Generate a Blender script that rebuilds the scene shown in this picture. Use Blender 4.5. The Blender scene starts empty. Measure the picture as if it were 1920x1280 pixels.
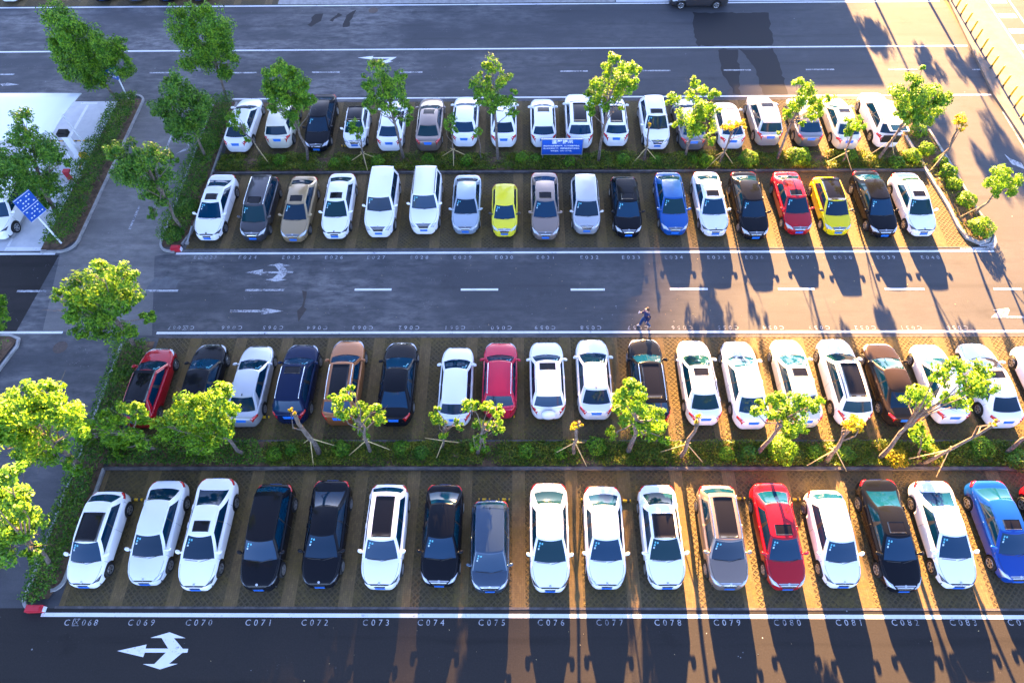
import bpy, math, random
import numpy as np
from mathutils import Matrix, Vector
R = math.radians
scene = bpy.context.scene
col = scene.collection
random.seed(7); rng = np.random.default_rng(11)

# ------------------------------------------------------------ camera
FPX = 1221.0; CH = 31.0
Xc = np.array([1, -.0018, -.0104]); Xc /= np.linalg.norm(Xc)
Dn = np.array([13.9, 760, FPX]); Dn -= Xc * Dn.dot(Xc); Dn /= np.linalg.norm(Dn)
Zc = -Dn; Yc = np.cross(Zc, Xc)
cam_d = bpy.data.cameras.new("camera"); cam = bpy.data.objects.new("camera", cam_d); col.objects.link(cam)
cam_d.sensor_width = 36.0; cam_d.lens = 36.0 * FPX / 1920.0
cam_d.clip_start = 0.5; cam_d.clip_end = 4000
rot = Matrix(((Xc[0], -Xc[1], -Xc[2]), (Yc[0], -Yc[1], -Yc[2]), (Zc[0], -Zc[1], -Zc[2])))
cam.matrix_world = Matrix.Translation((0, 0, CH)) @ rot.to_4x4()
scene.camera = cam

def ray(px, py):
    r = np.array([px - 960, py - 640, FPX]); return r @ Xc, r @ Yc, r @ Zc
def P(px, py, z=0.0):                       # point of the place at height z seen at a photo position
    w = ray(px, py); t = (z - CH) / w[2]; return w[0] * t, w[1] * t
def Q(px, py, Y):                           # the same on the upright plane at distance Y
    w = ray(px, py); t = Y / w[1]; return w[0] * t, Y, CH + w[2] * t

# ------------------------------------------------------------ light
SUN_EL, SUN_AZ = 13.5, 1.0                  # degrees; azimuth measured from +Y towards +X
world = bpy.data.worlds.new("World"); scene.world = world; world.use_nodes = True
wn = world.node_tree.nodes; bg = wn["Background"]
sky = wn.new("ShaderNodeTexSky"); sky.sky_type = 'NISHITA'; sky.sun_disc = False
sky.sun_elevation = R(SUN_EL); sky.sun_rotation = R(SUN_AZ); sky.air_density = 0.45; sky.dust_density = 0.3; sky.ozone_density = 1.5
hsv = wn.new("ShaderNodeHueSaturation"); hsv.inputs["Hue"].default_value = .510; hsv.inputs["Saturation"].default_value = .92
world.node_tree.links.new(sky.outputs[0], hsv.inputs["Color"]); world.node_tree.links.new(hsv.outputs[0], bg.inputs[0]); bg.inputs[1].default_value = 0.05
sun_d = bpy.data.lights.new("sun", 'SUN'); sun = bpy.data.objects.new("sun", sun_d); col.objects.link(sun)
sun_d.energy = 5.0; sun_d.angle = R(0.55); sun_d.color = (1.0, 0.54, 0.20)
sdir = Vector((math.sin(R(SUN_AZ)) * math.cos(R(SUN_EL)), math.cos(R(SUN_AZ)) * math.cos(R(SUN_EL)), math.sin(R(SUN_EL))))
sun.rotation_euler = sdir.to_track_quat('Z', 'Y').to_euler()
scene.view_settings.view_transform = 'Standard'; scene.view_settings.look = 'None'
scene.view_settings.exposure = 4.8; scene.view_settings.gamma = 1.0

# ------------------------------------------------------------ helpers
def link(o, parent=None):
    col.objects.link(o)
    if parent: o.parent = parent
    return o
def mesh_obj(name, verts, faces, mats, parent=None, smooth=False, midx=None, loc=None):
    me = bpy.data.meshes.new(name); me.from_pydata([tuple(map(float, v)) for v in verts], [], faces)
    for m in (mats if isinstance(mats, (list, tuple)) else [mats]): me.materials.append(m)
    if midx is not None: me.polygons.foreach_set("material_index", midx)
    if smooth: me.polygons.foreach_set("use_smooth", [True] * len(me.polygons))
    me.update(); o = bpy.data.objects.new(name, me)
    if loc: o.location = loc
    return link(o, parent)
def empty(name, loc, rz=0):
    o = bpy.data.objects.new(name, None); o.location = loc; o.rotation_euler = (0, 0, rz); o.empty_display_size = .3
    return link(o)
def tag(o, label=None, cat=None, group=None, kind=None):
    if label: o["label"] = label
    if cat: o["category"] = cat
    if group: o["group"] = group
    if kind: o["kind"] = kind
    return o
class MB:                                   # collects shapes into one mesh
    def __init__(s): s.v = []; s.f = []; s.m = []
    def add(s, v, f, m=0):
        b = len(s.v); s.v += [tuple(p) for p in v]; s.f += [tuple(b + i for i in q) for q in f]; s.m += [m] * len(f); return s
    def box(s, c, d, rz=0, m=0, M=None):
        hx, hy, hz = d[0] / 2, d[1] / 2, d[2] / 2; ca, sa = math.cos(rz), math.sin(rz); v = []
        for z in (-hz, hz):
            for x, y in ((-hx, -hy), (hx, -hy), (hx, hy), (-hx, hy)):
                v.append((c[0] + x * ca - y * sa, c[1] + x * sa + y * ca, c[2] + z))
        if M: v = [tuple(M @ Vector(p)) for p in v]
        return s.add(v, [(3, 2, 1, 0), (4, 5, 6, 7), (0, 1, 5, 4), (1, 2, 6, 5), (2, 3, 7, 6), (3, 0, 4, 7)], m)
    def tube(s, pts, rad, n=8, m=0):
        pts = [Vector(p) for p in pts]; rad = rad if isinstance(rad, (list, tuple)) else [rad] * len(pts); v = []; f = []
        for i, p in enumerate(pts):
            d = (pts[min(i + 1, len(pts) - 1)] - pts[max(i - 1, 0)]).normalized()
            a = d.cross(Vector((0, 0, 1)) if abs(d.z) < .9 else Vector((1, 0, 0))).normalized(); b = d.cross(a)
            for k in range(n):
                t = 2 * math.pi * k / n; v.append(p + (a * math.cos(t) + b * math.sin(t)) * rad[i])
        for i in range(len(pts) - 1):
            for k in range(n):
                f.append((i * n + k, i * n + (k + 1) % n, (i + 1) * n + (k + 1) % n, (i + 1) * n + k))
        f.append(tuple(range(n))[::-1]); f.append(tuple((len(pts) - 1) * n + k for k in range(n)))
        return s.add(v, f, m)
    def prism(s, poly, z0, z1, m=0):
        n = len(poly); v = [(x, y, z0) for x, y in poly] + [(x, y, z1) for x, y in poly]
        f = [tuple(range(n))[::-1], tuple(range(n, 2 * n))] + [(i, (i + 1) % n, n + (i + 1) % n, n + i) for i in range(n)]
        return s.add(v, f, m)
    def lathe(s, prof, axis='x', c=(0, 0, 0), n=20, m=0):   # prof = (offset on axis, radius)
        v = []; f = []
        for o_, r_ in prof:
            for k in range(n):
                t = 2 * math.pi * k / n; a, b = r_ * math.cos(t), r_ * math.sin(t)
                v.append((c[0] + o_, c[1] + a, c[2] + b) if axis == 'x' else (c[0] + a, c[1] + b, c[2] + o_))
        for i in range(len(prof) - 1):
            for k in range(n): f.append((i * n + k, i * n + (k + 1) % n, (i + 1) * n + (k + 1) % n, (i + 1) * n + k))
        return s.add(v, f, m)
    def build(s, name, mats, parent=None, smooth=False, loc=None):
        return mesh_obj(name, s.v, s.f, mats, parent, smooth, s.m, loc)

# ------------------------------------------------------------ materials
MATS = {}
def mat(name, rgb=(.5, .5, .5), rough=.5, metal=0.0, coat=0.0, spec=.5, emit=None):
    if name in MATS: return MATS[name]
    m = bpy.data.materials.new(name); m.use_nodes = True; b = m.node_tree.nodes["Principled BSDF"]
    b.inputs["Base Color"].default_value = (*rgb, 1); b.inputs["Roughness"].default_value = rough
    b.inputs["Metallic"].default_value = metal; b.inputs["Coat Weight"].default_value = coat; b.inputs["Coat Roughness"].default_value = .03
    b.inputs["Specular IOR Level"].default_value = spec
    MATS[name] = m; return m
class NT:                                   # terse node builder
    def __init__(s, m): s.t = m.node_tree; s.n = s.t.nodes; s.l = s.t.links; s.b = s.n["Principled BSDF"]
    def new(s, typ, **kw):
        x = s.n.new("ShaderNode" + typ)
        for k, v in kw.items(): setattr(x, k, v)
        return x
    def put(s, sock, v):
        if hasattr(v, "is_linked") or hasattr(v, "links"): s.l.new(v, sock)
        else: sock.default_value = v
    def math(s, op, a, b=0.0, c=0.0):
        x = s.new("Math", operation=op)
        for i, v in enumerate((a, b, c)): s.put(x.inputs[i], v)
        return x.outputs[0]
    def noise(s, vec, scale, detail=4, rough=.55):
        x = s.new("TexNoise"); s.put(x.inputs["Vector"], vec); x.inputs["Scale"].default_value = scale
        x.inputs["Detail"].default_value = detail; x.inputs["Roughness"].default_value = rough; return x.outputs["Fac"]
    def ramp(s, fac, a, b):                # smooth step from a to b
        x = s.new("MapRange", interpolation_type='SMOOTHSTEP'); s.put(x.inputs[0], fac)
        x.inputs[1].default_value = a; x.inputs[2].default_value = b; return x.outputs[0]
    def mix(s, fac, a, b):
        x = s.new("Mix", data_type='RGBA'); s.put(x.inputs[0], fac); s.put(x.inputs[6], a); s.put(x.inputs[7], b); return x.outputs[2]
    def pos(s): return s.new("NewGeometry").outputs["Position"]
    def sep(s, v):
        x = s.new("SeparateXYZ"); s.l.new(v, x.inputs[0]); return x.outputs
    def comb(s, x_, y_, z_=0.0):
        x = s.new("CombineXYZ")
        for i, v in enumerate((x_, y_, z_)): s.put(x.inputs[i], v)
        return x.outputs[0]
    def scaled(s, v, k):
        x = s.new("VectorMath", operation='MULTIPLY'); s.l.new(v, x.inputs[0]); x.inputs[1].default_value = k; return x.outputs[0]
    def bump(s, h, strength, dist=.02):
        x = s.new("Bump"); s.l.new(h, x.inputs["Height"]); x.inputs["Strength"].default_value = strength; x.inputs["Distance"].default_value = dist
        s.l.new(x.outputs[0], s.b.inputs["Normal"])
C4 = lambda r, g, b: (r, g, b, 1)

def asphalt_mat(name, base, dusty, dust_amt=.5, specks=True, spec=.25):
    m = mat(name, base, .8, spec=spec); t = NT(m); p = t.pos(); X, Y, Z = t.sep(p)
    big = t.noise(t.scaled(p, (.5, 1.1, 1)), .22, 5, .6); mid = t.noise(t.scaled(p, (1, 2.6, 1)), .9, 6, .7)
    streak = t.noise(t.scaled(p, (.25, 3.5, 1)), .8, 4, .6); grain = t.noise(p, 14, 3, .7)
    # dust gathers towards the crossing at the left
    zone = t.math('MULTIPLY', t.ramp(X, 14, -16), t.ramp(Y, 8, 17)); zone = t.math('ADD', zone, .16)
    d = t.math('MULTIPLY', t.ramp(big, .36, .68), t.ramp(mid, .3, .72)); d = t.math('ADD', d, t.math('MULTIPLY', t.ramp(streak, .55, .85), .2))
    d = t.math('MULTIPLY', d, zone); d = t.math('MULTIPLY', d, dust_amt)
    c = t.mix(d, C4(*base), C4(*dusty))
    c = t.mix(t.math('MULTIPLY', t.ramp(grain, .35, .75), .22), c, C4(*[v * 1.9 for v in base]))
    trk = t.math('MULTIPLY', t.ramp(t.math('SINE', t.math('MULTIPLY', Y, 3.6)), .55, 1.0), t.ramp(t.noise(t.scaled(p, (.12, 1.2, 1)), 1.0, 4), .42, .62)); c = t.mix(t.math('MULTIPLY', trk, .28), c, C4(*[v * .45 for v in base]))
    c = t.mix(t.math('MULTIPLY', t.ramp(t.noise(p, .35, 6, .7), .56, .72), .35), c, C4(*[v * .5 for v in base]))
    if specks:
        v = t.new("TexVoronoi"); t.l.new(p, v.inputs["Vector"]); v.inputs["Scale"].default_value = 2.2
        near = t.math('LESS_THAN', v.outputs["Distance"], t.math('MULTIPLY', t.ramp(t.noise(p, .6, 3), .5, .7), .09))
        v2 = t.new("TexVoronoi"); t.l.new(p, v2.inputs["Vector"]); v2.inputs["Scale"].default_value = 7.0
        near2 = t.math('LESS_THAN', v2.outputs["Distance"], t.math('MULTIPLY', t.ramp(t.noise(t.scaled(p, (.6, 1.6, 1)), .7, 4, .65), .5, .66), .15)); c = t.mix(t.math('MULTIPLY', near2, t.math('MULTIPLY', zone, .5)), c, C4(.32, .32, .33))
        c = t.mix(t.math('MULTIPLY', near, .5), c, C4(.42, .44, .46))
    t.l.new(c, t.b.inputs["Base Color"]); t.bump(grain, .35, .01)
    t.l.new(t.math('MULTIPLY_ADD', big, -.25, .9), t.b.inputs["Roughness"]); return m
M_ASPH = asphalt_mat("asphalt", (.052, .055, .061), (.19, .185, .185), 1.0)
M_ASPH_NEW_DIM = asphalt_mat("new_and_dimmed_asphalt", (.028, .0265, .0255), (.06, .05, .05), .25, True, .06)  # fresh asphalt patch, and the near lane with haze contrast put into colour
M_ASPH_SIDE = asphalt_mat("worn_asphalt", (.112, .110, .109), (.22, .21, .20), .9)
def paint_line_mat(name, rgb, wear, base=(.05, .055, .07)):
    m = mat(name, rgb, .6); t = NT(m); p = t.pos()
    w = t.ramp(t.math('ADD', t.math('MULTIPLY', t.noise(p, 9, 6, .75), .7), t.math('MULTIPLY', t.noise(p, 1.2, 3), .45)), wear, wear + .16)
    c = t.mix(w, C4(*rgb), C4(*base)); c = t.mix(t.math('MULTIPLY', t.noise(p, 3, 4), .35), c, C4(rgb[0] * .6, rgb[1] * .6, rgb[2] * .6))
    t.l.new(c, t.b.inputs["Base Color"]); return m
M_LINE = paint_line_mat("road_paint", (.74, .75, .77), .62)
M_WORN = paint_line_mat("worn_road_paint", (.46, .47, .49), .50)
M_TXT = paint_line_mat("stencil_paint", (.42, .43, .46), .52)
def rough_mat(name, a, b, scale=3.0, rough=.85, bump=.4):
    m = mat(name, a, rough); t = NT(m); p = t.pos(); n = t.noise(p, scale, 6, .65)
    c = t.mix(t.ramp(n, .3, .7), C4(*a), C4(*b)); t.l.new(c, t.b.inputs["Base Color"]); t.bump(t.noise(p, scale * 5, 4), bump, .03); return m
M_KERB = rough_mat("kerb_concrete", (.22, .215, .21), (.36, .35, .34), 2.5)
M_KERB_DARK = rough_mat("weathered_kerb", (.045, .042, .045), (.11, .10, .10), 2.5)
M_CONC = rough_mat("concrete", (.42, .44, .47), (.56, .57, .59), .6, .8, .1)
M_PAVE = rough_mat("pavement_concrete", (.11, .095, .08), (.16, .14, .118), 1.2, .85, .2)
M_SOIL = rough_mat("soil", (.060, .035, .020), (.17, .10, .06), 3.0, .95, 1.0)
M_BARK = rough_mat("bark", (.07, .05, .04), (.20, .16, .13), 7.0, .9, 1.0)
M_BAMBOO = rough_mat("bamboo", (.42, .30, .12), (.55, .42, .20), 4.0, .6, .1)
M_SCRUB = rough_mat("scrub", (.03, .05, .02), (.06, .09, .03), .02, .95, .0)

def paving_mat():
    m = mat("grass_paver", (.2, .17, .12), .9); t = NT(m); p = t.pos(); X, Y, Z = t.sep(p)
    # every bay: open lattice pavers under the car, a brick strip on each side
    bay = t.math('FRACT', t.math('MULTIPLY', t.math('ADD', X, 18.19 + 26.0 + 1.3), 1 / 2.598))
    strip = t.math('LESS_THAN', t.math('ABSOLUTE', t.math('SUBTRACT', bay, .5)), .12)
    k = 3.6
    a = t.math('MULTIPLY', t.math('ADD', X, Y), k); b = t.math('MULTIPLY', t.math('SUBTRACT', X, Y), k)
    fa = t.math('ABSOLUTE', t.math('SUBTRACT', t.math('FRACT', a), .5)); fb = t.math('ABSOLUTE', t.math('SUBTRACT', t.math('FRACT', b), .5))
    hole = t.ramp(t.math('MAXIMUM', fa, fb), .40, .27)
    hole = t.math('MULTIPLY', hole, t.math('MULTIPLY_ADD', t.ramp(t.noise(p, 1.4, 5, .7), .36, .58), .75, .25))
    br = t.new("TexBrick"); t.l.new(t.comb(Y, X), br.inputs["Vector"]); br.inputs["Scale"].default_value = 5.0
    br.inputs["Mortar Size"].default_value = .018; br.inputs["Color1"].default_value = C4(.110, .072, .030); br.inputs["Color2"].default_value = C4(.150, .102, .042)
    br.inputs["Mortar"].default_value = C4(.05, .035, .022); br.inputs["Brick Width"].default_value = 1.0; br.inputs["Row Height"].default_value = .5
    moss = t.noise(p, .8, 6, .7); fine = t.noise(p, 6, 5, .7)
    lattice = t.mix(t.ramp(moss, .35, .68), C4(.070, .052, .026), C4(.072, .048, .013))
    soil = t.mix(t.ramp(fine, .35, .65), C4(.028, .020, .009), C4(.042, .034, .010))
    c = t.mix(hole, lattice, soil)
    grass = t.mix(t.ramp(fine, .3, .7), C4(.055, .038, .009), C4(.125, .088, .018))
    over = t.math('MULTIPLY', t.ramp(t.noise(p, .45, 5, .65), .42, .64), t.ramp(fine, .2, .55))
    c = t.mix(strip, c, br.outputs["Color"]); c = t.mix(t.math('MULTIPLY', over, .8), c, grass)
    c = t.mix(t.math('MULTIPLY', t.ramp(t.noise(p, 1.7, 5, .7), .5, .75), .45), c, C4(.05, .038, .022))
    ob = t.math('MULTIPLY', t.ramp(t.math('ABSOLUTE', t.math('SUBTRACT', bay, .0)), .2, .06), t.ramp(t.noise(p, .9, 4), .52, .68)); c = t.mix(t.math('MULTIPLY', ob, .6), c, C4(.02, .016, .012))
    t.l.new(c, t.b.inputs["Base Color"])
    t.bump(t.math('SUBTRACT', t.math('MULTIPLY', fine, .4), t.math('MULTIPLY', hole, t.math('SUBTRACT', 1.0, strip))), .6, .04); return m
M_BAYS = paving_mat()

def leaf_mat(name, dark, mid, light, trans=.35):
    m = mat(name, mid, .55, spec=.3); t = NT(m); g = t.new("NewGeometry"); rnd = g.outputs["Random Per Island"]
    p = g.outputs["Position"]; n = t.noise(p, 1.6, 3, .6)
    c = t.mix(t.ramp(rnd, 0.0, .75), C4(*dark), C4(*mid)); c = t.mix(t.math('MULTIPLY', t.ramp(t.math('ADD', t.math('MULTIPLY', rnd, .45), n), .62, 1.0), .9), c, C4(*light))
    t.l.new(c, t.b.inputs["Base Color"])
    tr = t.new("BsdfTranslucent"); hs = t.new("HueSaturation"); hs.inputs["Value"].default_value = 1.25; hs.inputs["Hue"].default_value = .488; t.l.new(c, hs.inputs["Color"]); t.l.new(hs.outputs[0], tr.inputs[0])
    mx = t.new("MixShader"); mx.inputs[0].default_value = trans; t.l.new(t.b.outputs[0], mx.inputs[1]); t.l.new(tr.outputs[0], mx.inputs[2])
    t.l.new(mx.outputs[0], t.n["Material Output"].inputs[0]); return m
M_LEAF = leaf_mat("leaf_green", (.030, .105, .007), (.085, .25, .012), (.22, .38, .018))
M_LEAF_LIME = leaf_mat("leaf_lime", (.045, .15, .006), (.11, .27, .010), (.20, .35, .010), .38)
M_LEAF_DARK = leaf_mat("leaf_dark", (.024, .090, .010), (.062, .190, .014), (.14, .27, .018), .3)
M_LEAF_YEL = leaf_mat("leaf_yellow", (.12, .16, .008), (.34, .30, .012), (.50, .38, .02), .45)
M_HEDGE = leaf_mat("leaf_hedge", (.022, .085, .008), (.055, .170, .012), (.14, .24, .014), .25)
M_COVER = leaf_mat("leaf_ground_cover", (.030, .072, .006), (.090, .170, .012), (.22, .23, .018), .25)

PAINT = {}
def paint(name, rgb, metal=0.0, rough=.35):
    m = mat("paint_" + name, rgb, rough, metal, .22 if max(rgb) < .05 else .85, .06)
    PAINT[name] = m; return m
paint('white', (.82, .82, .82), 0, .3); paint('pearl', (.70, .72, .75), .1, .3); paint('silver', (.46, .48, .51), .55, .35)
paint('cream', (.66, .62, .50), .1, .3); paint('black', (.006, .007, .010), 0, .2); paint('navy', (.006, .014, .045), .2, .25)
paint('red', (.34, .005, .014), .1, .3); paint('crimson', (.48, .010, .045), .1, .3); paint('blue', (.004, .050, .27), .2, .3); paint('bright_blue', (.006, .075, .30), .2, .3)
paint('yellow', (.66, .54, .006), 0, .3); paint('lime', (.72, .64, .035), 0, .3); paint('gold', (.34, .25, .14), .5, .35)
paint('taupe', (.25, .195, .165), .5, .35); paint('brown', (.13, .085, .058), .4, .3); paint('bronze', (.30, .115, .040), .4, .3)
paint('graphite', (.055, .053, .058), .4, .3); paint('grey', (.20, .20, .22), .5, .35); paint('sky', (.36, .43, .50), .5, .35)
paint('coffee', (.035, .024, .018), .3, .25); paint('steel', (.045, .075, .12), .5, .25); paint('dusk', (.10, .08, .085), .4, .3)
M_GLASS = mat("window_glass", (.001, .018, .040), .04, 0, .0, .45)
M_GLASS2 = mat("window_glass_blue", (.002, .030, .068), .04, 0, .0, .45); M_GLASS3 = mat("window_glass_teal", (.004, .030, .040), .04, 0, .0, .35)
M_ROOFGLASS = mat("roof_glass", (.007, .007, .009), .06, 0, .0, .25)
M_TRIM = mat("black_trim", (.010, .010, .011), .5); M_TYRE = mat("tyre_rubber", (.012, .012, .013), .8)
M_RIM = mat("alloy", (.55, .56, .58), .3, .85); M_CHROME = mat("chrome", (.72, .73, .75), .15, 1.0)
M_LAMP = mat("headlamp_glass", (.50, .54, .60), .08, .3, 1.0); M_LAMPD = mat("dark_headlamp", (.05, .06, .075), .08, .3, 1.0)
M_TAIL = mat("tail_lamp", (.50, .006, .010), .12, 0, 1.0); M_PLATE = mat("plate_blue", (.015, .16, .62), .4); M_STICK = mat("sticker", (.10, .42, .52), .5); M_STICKW = mat("paper_white", (.45, .58, .62), .6)
M_WHITE = mat("white_metal", (.78, .80, .83), .4); M_SIGN = mat("sign_blue", (.012, .085, .42), .45); M_SIGNW = mat("sign_white", (.80, .82, .85), .5)
M_STEEL = mat("galvanised_steel", (.45, .46, .48), .4, .6); M_BOLY = mat("bollard_yellow", (.62, .36, .005), .5); M_BLK = mat("black_band", (.015, .015, .015), .6)
M_REDP = mat("red_paint", (.50, .015, .03), .5); M_CANVAS = mat("canopy_fabric", (.86, .87, .88), .7); M_YLINE = paint_line_mat("yellow_paint", (.62, .36, .02), .62, (.35, .35, .35))

# ------------------------------------------------------------ cars
def pchip(tab):
    xs = np.array([a for a, b in tab], float); ys = np.array([b for a, b in tab], float)
    h = np.diff(xs); d = np.diff(ys) / h; m = np.zeros(len(xs))
    for i in range(1, len(xs) - 1):
        if d[i - 1] * d[i] > 0: m[i] = 2 * d[i - 1] * d[i] / (d[i - 1] + d[i])
    m[0], m[-1] = d[0], d[-1]
    def f(x):
        i = int(np.clip(np.searchsorted(xs, x) - 1, 0, len(h) - 1)); t = (x - xs[i]) / h[i]
        return ((1 + 2 * t) * (1 - t) ** 2 * ys[i] + t * (1 - t) ** 2 * h[i] * m[i] + t * t * (3 - 2 * t) * ys[i + 1] + t * t * (t - 1) * h[i] * m[i + 1])
    return f
TYPES = {
 'sedan': dict(L=4.75, hw=.905, top=[(0, .44), (.006, .56), (.015, .63), (.03, .685), (.07, .75), (.15, .83), (.24, .90), (.30, .945), (.5, .965), (.75, 1.0), (.86, 1.03), (.95, 1.02), (.98, .97), (.993, .82), (1, .62)],
     gh=(.205, .415, .755, .93), wb=.80, wr=.575, zr=1.44, R=.325, ax=(.88, 1.0), zf=1.0),
 'coupe': dict(L=4.75, hw=.92, top=[(0, .42), (.006, .54), (.015, .61), (.03, .665), (.07, .73), (.15, .81), (.24, .885), (.30, .94), (.5, .965), (.75, 1.02), (.88, 1.06), (.955, 1.05), (.98, .99), (.993, .82), (1, .62)],
     gh=(.205, .425, .70, .945), wb=.81, wr=.57, zr=1.41, R=.34, ax=(.90, 1.0), zf=1.03),
 'hatch': dict(L=4.2, hw=.885, top=[(0, .46), (.006, .58), (.015, .66), (.03, .72), (.07, .79), (.15, .87), (.24, .94), (.30, .975), (.5, .99), (.8, 1.03), (.93, 1.04), (.975, 1.0), (.992, .84), (1, .62)],
     gh=(.195, .40, .835, .968), wb=.79, wr=.60, zr=1.50, R=.32, ax=(.80, .72), zf=1.25),
 'suv': dict(L=4.6, hw=.925, top=[(0, .52), (.006, .66), (.015, .76), (.03, .83), (.07, .90), (.15, .975), (.24, 1.035), (.30, 1.065), (.5, 1.08), (.8, 1.11), (.93, 1.12), (.975, 1.08), (.992, .9), (1, .68)],
     gh=(.215, .39, .845, .967), wb=.83, wr=.635, zr=1.68, R=.36, ax=(.88, .84), zf=1.35),
 'boxy': dict(L=4.85, hw=.95, top=[(0, .58), (.006, .76), (.015, .87), (.03, .94), (.07, .99), (.15, 1.05), (.25, 1.09), (.31, 1.12), (.5, 1.14), (.8, 1.15), (.94, 1.15), (.98, 1.12), (.994, .95), (1, .70)],
     gh=(.255, .375, .90, .972), wb=.865, wr=.70, zr=1.86, R=.38, ax=(.90, .98), zf=1.6),
 'mpv': dict(L=4.5, hw=.89, top=[(0, .50), (.006, .62), (.015, .71), (.03, .79), (.07, .87), (.13, .94), (.18, .98), (.26, 1.0), (.5, 1.02), (.8, 1.05), (.94, 1.06), (.98, 1.0), (.993, .86), (1, .66)],
     gh=(.155, .35, .87, .972), wb=.81, wr=.635, zr=1.63, R=.32, ax=(.82, .82), zf=1.4),
 'mini': dict(L=3.5, hw=.82, top=[(0, .48), (.008, .60), (.02, .70), (.04, .78), (.08, .85), (.14, .92), (.2, .96), (.28, .98), (.5, 1.0), (.8, 1.04), (.93, 1.05), (.975, 1.0), (.992, .86), (1, .62)],
     gh=(.17, .385, .83, .965), wb=.73, wr=.56, zr=1.50, R=.30, ax=(.66, .58), zf=1.2),
}
class Shell:                                # the shape of one car kind: lower body and glasshouse as smooth functions
    def __init__(s, kind):
        T = TYPES[kind]; s.kind = kind; s.T = T; s.L = T['L']; s.hw = T['hw']; s.top = pchip(T['top']); s.R = T['R']
        s.ax = (-s.L / 2 + T['ax'][0], s.L / 2 - T['ax'][1]); s.cache = {}
        g = T['gh']; s.yf0, s.yf1, s.yr1, s.yr0 = [(-.5 + q) * s.L for q in g]; s.wb, s.wr, s.zr = T['wb'], T['wr'], T['zr']
        s.bf = (.20, .10); s.br = (.14, .07)
    def W(s, u):
        w = 1.0
        for t, ur, b, p in ((u, .22, .42, 2.1), (1 - u, .16, .50, 2.2)):
            if t < ur: w = min(w, b + (1 - b) * (1 - (1 - t / ur) ** p) ** (1 / p))
        return s.hw * w * (1 - .025 * abs(u - .55) * 2)
    def low(s, u):
        y = (u - .5) * s.L; z = .24; arch = False
        for a in s.ax:
            r = s.R + .065; dy = y - a
            if abs(dy) < r: z = max(z, s.R + math.sqrt(r * r - dy * dy)); arch = True
        return z, arch
    def sec(s, u):
        k = round(u, 5)
        if k in s.cache: return s.cache[k]
        W = s.W(u); zt = s.top(u); zl, arch = s.low(u); zl = min(zl, zt - .16); zs = max(zt - .13, zl + .05)
        c = .035 if u < .3 else .02
        pts = np.array([((.97 if arch else .90) * W, zl), (.985 * W, zl + .18 * (zs - zl)), (1.0 * W, zl + .5 * (zs - zl)), (.985 * W, zs), (.94 * W, zt - .045), (.82 * W, zt), (.45 * W, zt + c * .8), (0, zt + c)])
        s.cache[k] = pts; return pts
    def S(s, u, q):                         # q in -1..1, 0 on the centre line
        pts = s.sec(u); a = (1 - abs(q)) * 7; i = min(int(a), 6); t = a - i
        p0 = pts[max(i - 1, 0)]; p1 = pts[i]; p2 = pts[i + 1]; p3 = pts[i + 2] if i < 6 else np.array((-pts[6][0], pts[6][1]))
        r = .5 * (2 * p1 + (p2 - p0) * t + (2 * p0 - 5 * p1 + 4 * p2 - p3) * t * t + (3 * p1 - p0 - 3 * p2 + p3) * t ** 3)
        return np.array(((r[0] if q > 0 else -r[0]), (u - .5) * s.L, r[1]))
    def N(s, u, q):
        e = .004; a = s.S(min(u + e, 1), q) - s.S(max(u - e, 0), q); q0, q1 = max(q - e, -1), min(q + e, 1); b = s.S(u, q1) - s.S(u, q0)
        n = np.cross(b, a); n /= (np.linalg.norm(n) + 1e-9)
        c = s.S(u, q) - np.array((0, (u - .5) * s.L, .5))
        return n if n @ c > 0 else -n
    def patch(s, mb, quad, off=.006, nu=4, nv=4, m=0):   # a thin panel following the body between four (u,q) corners
        qd = np.array(quad, float); v = []; f = []
        for o in (off, -.012):
            for i in range(nu + 1):
                for j in range(nv + 1):
                    a, b = i / nu, j / nv
                    uq = (1 - a) * ((1 - b) * qd[0] + b * qd[1]) + a * ((1 - b) * qd[3] + b * qd[2])
                    v.append(s.S(uq[0], uq[1]) + s.N(uq[0], uq[1]) * o)
        n = (nu + 1) * (nv + 1); I = lambda i, j: i * (nv + 1) + j
        for i in range(nu):
            for j in range(nv): f.append((I(i, j), I(i, j + 1), I(i + 1, j + 1), I(i + 1, j)))
        edge = [I(i, 0) for i in range(nu)] + [I(nu, j) for j in range(nv)] + [I(i, nv) for i in range(nu, 0, -1)] + [I(0, j) for j in range(nv, 0, -1)]
        for k in range(len(edge)):
            a, b = edge[k], edge[(k + 1) % len(edge)]; f.append((a, b, b + n, a + n))
        mb.add(v, f, m); return mb
    def body(s, mb):
        us = set(np.linspace(0, 1, 43)) | {.003, .007, .012, .018, .027, .04, .06, .982, .988, .993, .997}
        for a in s.ax:
            r = s.R + .065
            for k in range(11): us.add((a + r * .999 * math.cos(math.pi * k / 10)) / s.L + .5)
            us |= {(a - r * 1.01) / s.L + .5, (a + r * 1.01) / s.L + .5}
        us = sorted(us); us = [u for i, u in enumerate(us) if i == 0 or u - us[i - 1] > 1e-4]; qs = np.linspace(-1, 1, 37); n = len(qs)
        v = [s.S(u, q) for u in us for q in qs]; f = [(i * n + j, (i + 1) * n + j, (i + 1) * n + j + 1, i * n + j + 1) for i in range(len(us) - 1) for j in range(n - 1)]
        f.append(tuple(range(n))); f.append(tuple((len(us) - 1) * n + k for k in range(n))[::-1])
        mb.add(v, f, 0)
        mb.box((0, 0, .33), (s.hw * 1.52, s.L * .93, .22), m=1)
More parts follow.
